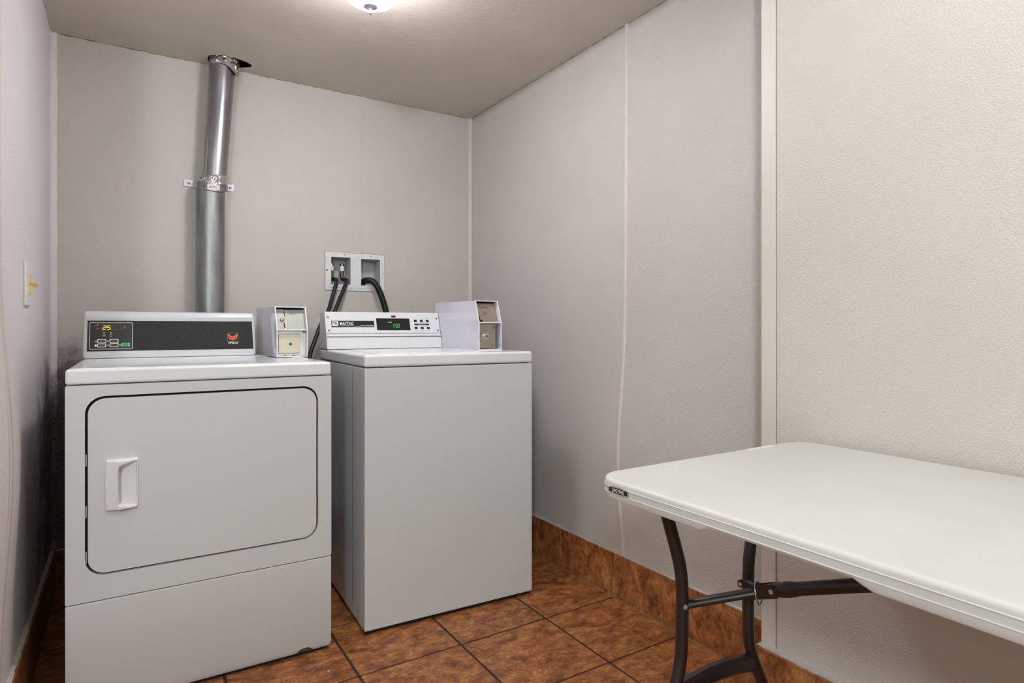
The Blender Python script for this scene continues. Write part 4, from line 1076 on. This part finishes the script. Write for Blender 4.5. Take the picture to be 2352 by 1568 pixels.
bm = bmesh.new(); box(bm, (-.35, -.0, .0), (-.26, .012, .0003), Fr(T(0, -2.018, ZT), (1, 0, 0), (0, 1, 0))); link('mould_mark', bm, simple('pale_mould_mark', (236, 238, 234), .35), top)

def leg_pair(y, yo, first):
    """wishbone legs: narrow waist, flared feet; returns the arm joint"""
    fpts = [(-.668, .724), (-.654, .672), (-.638, .625), (-.618, .569), (-.6045, .522), (-.600, .476), (-.6005, .397), (-.604, .344), (-.616, .300), (-.636, .250), (-.700, .120), (-.752, .012)]
    bpts = [(-.344, .724), (-.352, .672), (-.366, .600), (-.382, .523), (-.3865, .495), (-.388, .456), (-.388, .360), (-.383, .309), (-.360, .254), (-.338, .210), (-.292, .120), (-.236, .012)]
    legs = []
    for P in (fpts, bpts):
        bm = bmesh.new(); tube(bm, smooth_path([T(x, y, z) for x, z in P], 8), .0128, 20)
        lg = link('leg', bm, M['legs'], TB, smooth=60); legs.append(lg)
        bm = bmesh.new(); x, z = P[-1]; cyl(bm, T(x - .001 * (1 if x < -.5 else -1), y, 0.0), T(x, y, .030), .0160, .0155, 20); link('rubber_foot', bm, M['rubber'], lg, smooth=40)
    # lower curved cross strap with a pale lower flange
    bm = bmesh.new(); N = 16; R = []; R2 = []
    for i in range(N + 1):
        t = i / N; x = -.626 + .245 * t; z = .282 + .012 * math.sin(PI * t) - .004 * t
        R.append([bm.verts.new(T(x, y + a, z + b)) for a, b in ((-.010, .002), (-.004, .009), (.006, .010), (.006, .0075), (-.003, .0065), (-.008, .000), (-.0105, -.018), (-.013, -.018))])
        R2.append([bm.verts.new(T(x, y + a, z + b)) for a, b in ((-.0132, -.0175), (-.0072, -.0250), (-.0066, -.0242), (-.0125, -.0165))])
    for RR in (R, R2):
        m = len(RR[0])
        for A, B in zip(RR, RR[1:]):
            for k in range(m): bm.faces.new((A[k], A[(k + 1) % m], B[(k + 1) % m], B[k]))
        bm.faces.new(RR[0]); bm.faces.new(RR[-1][::-1])
    link('cross_strap', bm, M['legs'], TB, smooth=30)
    s = yo
    J = T(-.494, y + s * .108, .494)
    # two arms from the legs to the joint, then the brace up to the underside
    bm = bmesh.new(); a0 = T(-.590, y + s * .004, .4520)
    tube(bm, [a0.lerp(J, k / 10) for k in range(11)], 0, prof=[(.0105 * math.cos(q * PI / 8), .0078 * math.sin(q * PI / 8)) for q in range(16)]); link('support_arm', bm, M['legs'], TB, smooth=60)
    bm = bmesh.new(); a1 = T(-.396, y + s * .006, .4540)
    tube(bm, [a1.lerp(J, k / 10) for k in range(11)], 0, prof=[(.0100 * math.cos(q * PI / 8), .0075 * math.sin(q * PI / 8)) for q in range(16)]); link('support_arm', bm, M['legs'], TB, smooth=60)
    for (xx, zz) in ((-.600, .4520), (-.388, .4540)):
        bm = bmesh.new(); e = Vector((-1 if xx < -.5 else 1, 0, 0)); F4 = Fr(T(xx, y, zz), (0, 1, 0), (0, 0, 1), (-1, 0, 0)); 
        F4 = Fr(T(xx, y - .0, zz), (1, 0, 0), (0, 0, 1), (0, -1, 0)); lathe_on(bm, F4, -.004, 0, [(.0052, .0118), (.0050, .0138), (.003, .0150), (0, .0152)], seg=14); split(link('rivet', bm, M['pin'], TB, smooth=50))
    # pivot plates, locking ring
    bm = bmesh.new(); dr = (T(-.494, y + s * .312, .579) - J).normalized(); up = Vector((0, 0, 1)); sd = dr.cross(up).normalized(); up = sd.cross(dr).normalized()
    FJ = Fr(J, tuple(dr), tuple(up), tuple(sd))
    for sd_ in (-1, 1):
        prism(bm, rrect(-.030, -.013, .052, .013, .012), sd_ * .0115 - .0012, sd_ * .0115 + .0012, FJ)
    prism(bm, [(-.064, .010), (-.060, .021), (-.050, .023), (-.020, .006), (-.022, -.006)], -.013, -.0105, FJ)
    link('pivot_plate', bm, M['legs'], TB)
    bm = bmesh.new(); cyl(bm, FJ.p(.034, 0, -.0150), FJ.p(.034, 0, .0150), .0046, seg=14); cyl(bm, FJ.p(-.056, .014, -.0150), FJ.p(-.056, .014, -.010), .0042, seg=14); split(link('pivot_pin', bm, M['pin'], TB, smooth=50))
    bm = bmesh.new(); E = T(-.494, y + s * .560, .7235)
    q = [J + dr * .018, J + dr * .06, J + dr * .075, J + dr * .10]
    path = [J + dr * (.018 + (E - J).length * k / 40 * .96) for k in range(41)]
    tube(bm, path, lambda f: .0125 + .0030 * max(0, 1 - abs(f - .09) / .06), 20); link('brace', bm, M['legs'], TB, smooth=60)
    bm = bmesh.new(); P = []
    for i in range(25):
        t_ = 2 * PI * i / 24; P.append(FJ.p(-.008 + .006 * math.sin(t_ * 1) + .004 * math.cos(t_), -.003 + .0215 * math.cos(t_) , .0165 * math.sin(t_)))
    tube(bm, P, .0018, 10, caps=False); link('lock_ring', bm, M['chrome'], TB, smooth=180)
    bm = bmesh.new(); cyl(bm, T(-.70, y, .7180), T(-.30, y, .7180), .0115, seg=16); box(bm, tuple(T(-.52, y + s * .53 - .02, .715)), tuple(T(-.468, y + s * .53 + .03, .723))); split(link('hinge_bar', bm, M['legs'], TB, smooth=40))
leg_pair(-2.040, -1, True)
leg_pair(-3.790, 1, False)

# ------------------------------------------------------------------ little things on the floor behind the machines
bm = bmesh.new(); P = [(-.003, -.002), (.002, -.0025), (.0035, .0005), (.001, .0025), (-.0025, .002)]; prism(bm, P, 0, .0015, Fr((-1.055, -1.09, .0002)))
cy_ = link('paint_chip', bm, M['print']); cy_.location = (0, 0, 0); tag(cy_, 'tiny white paint chip on the floor tiles between the dryer and washer', 'debris')
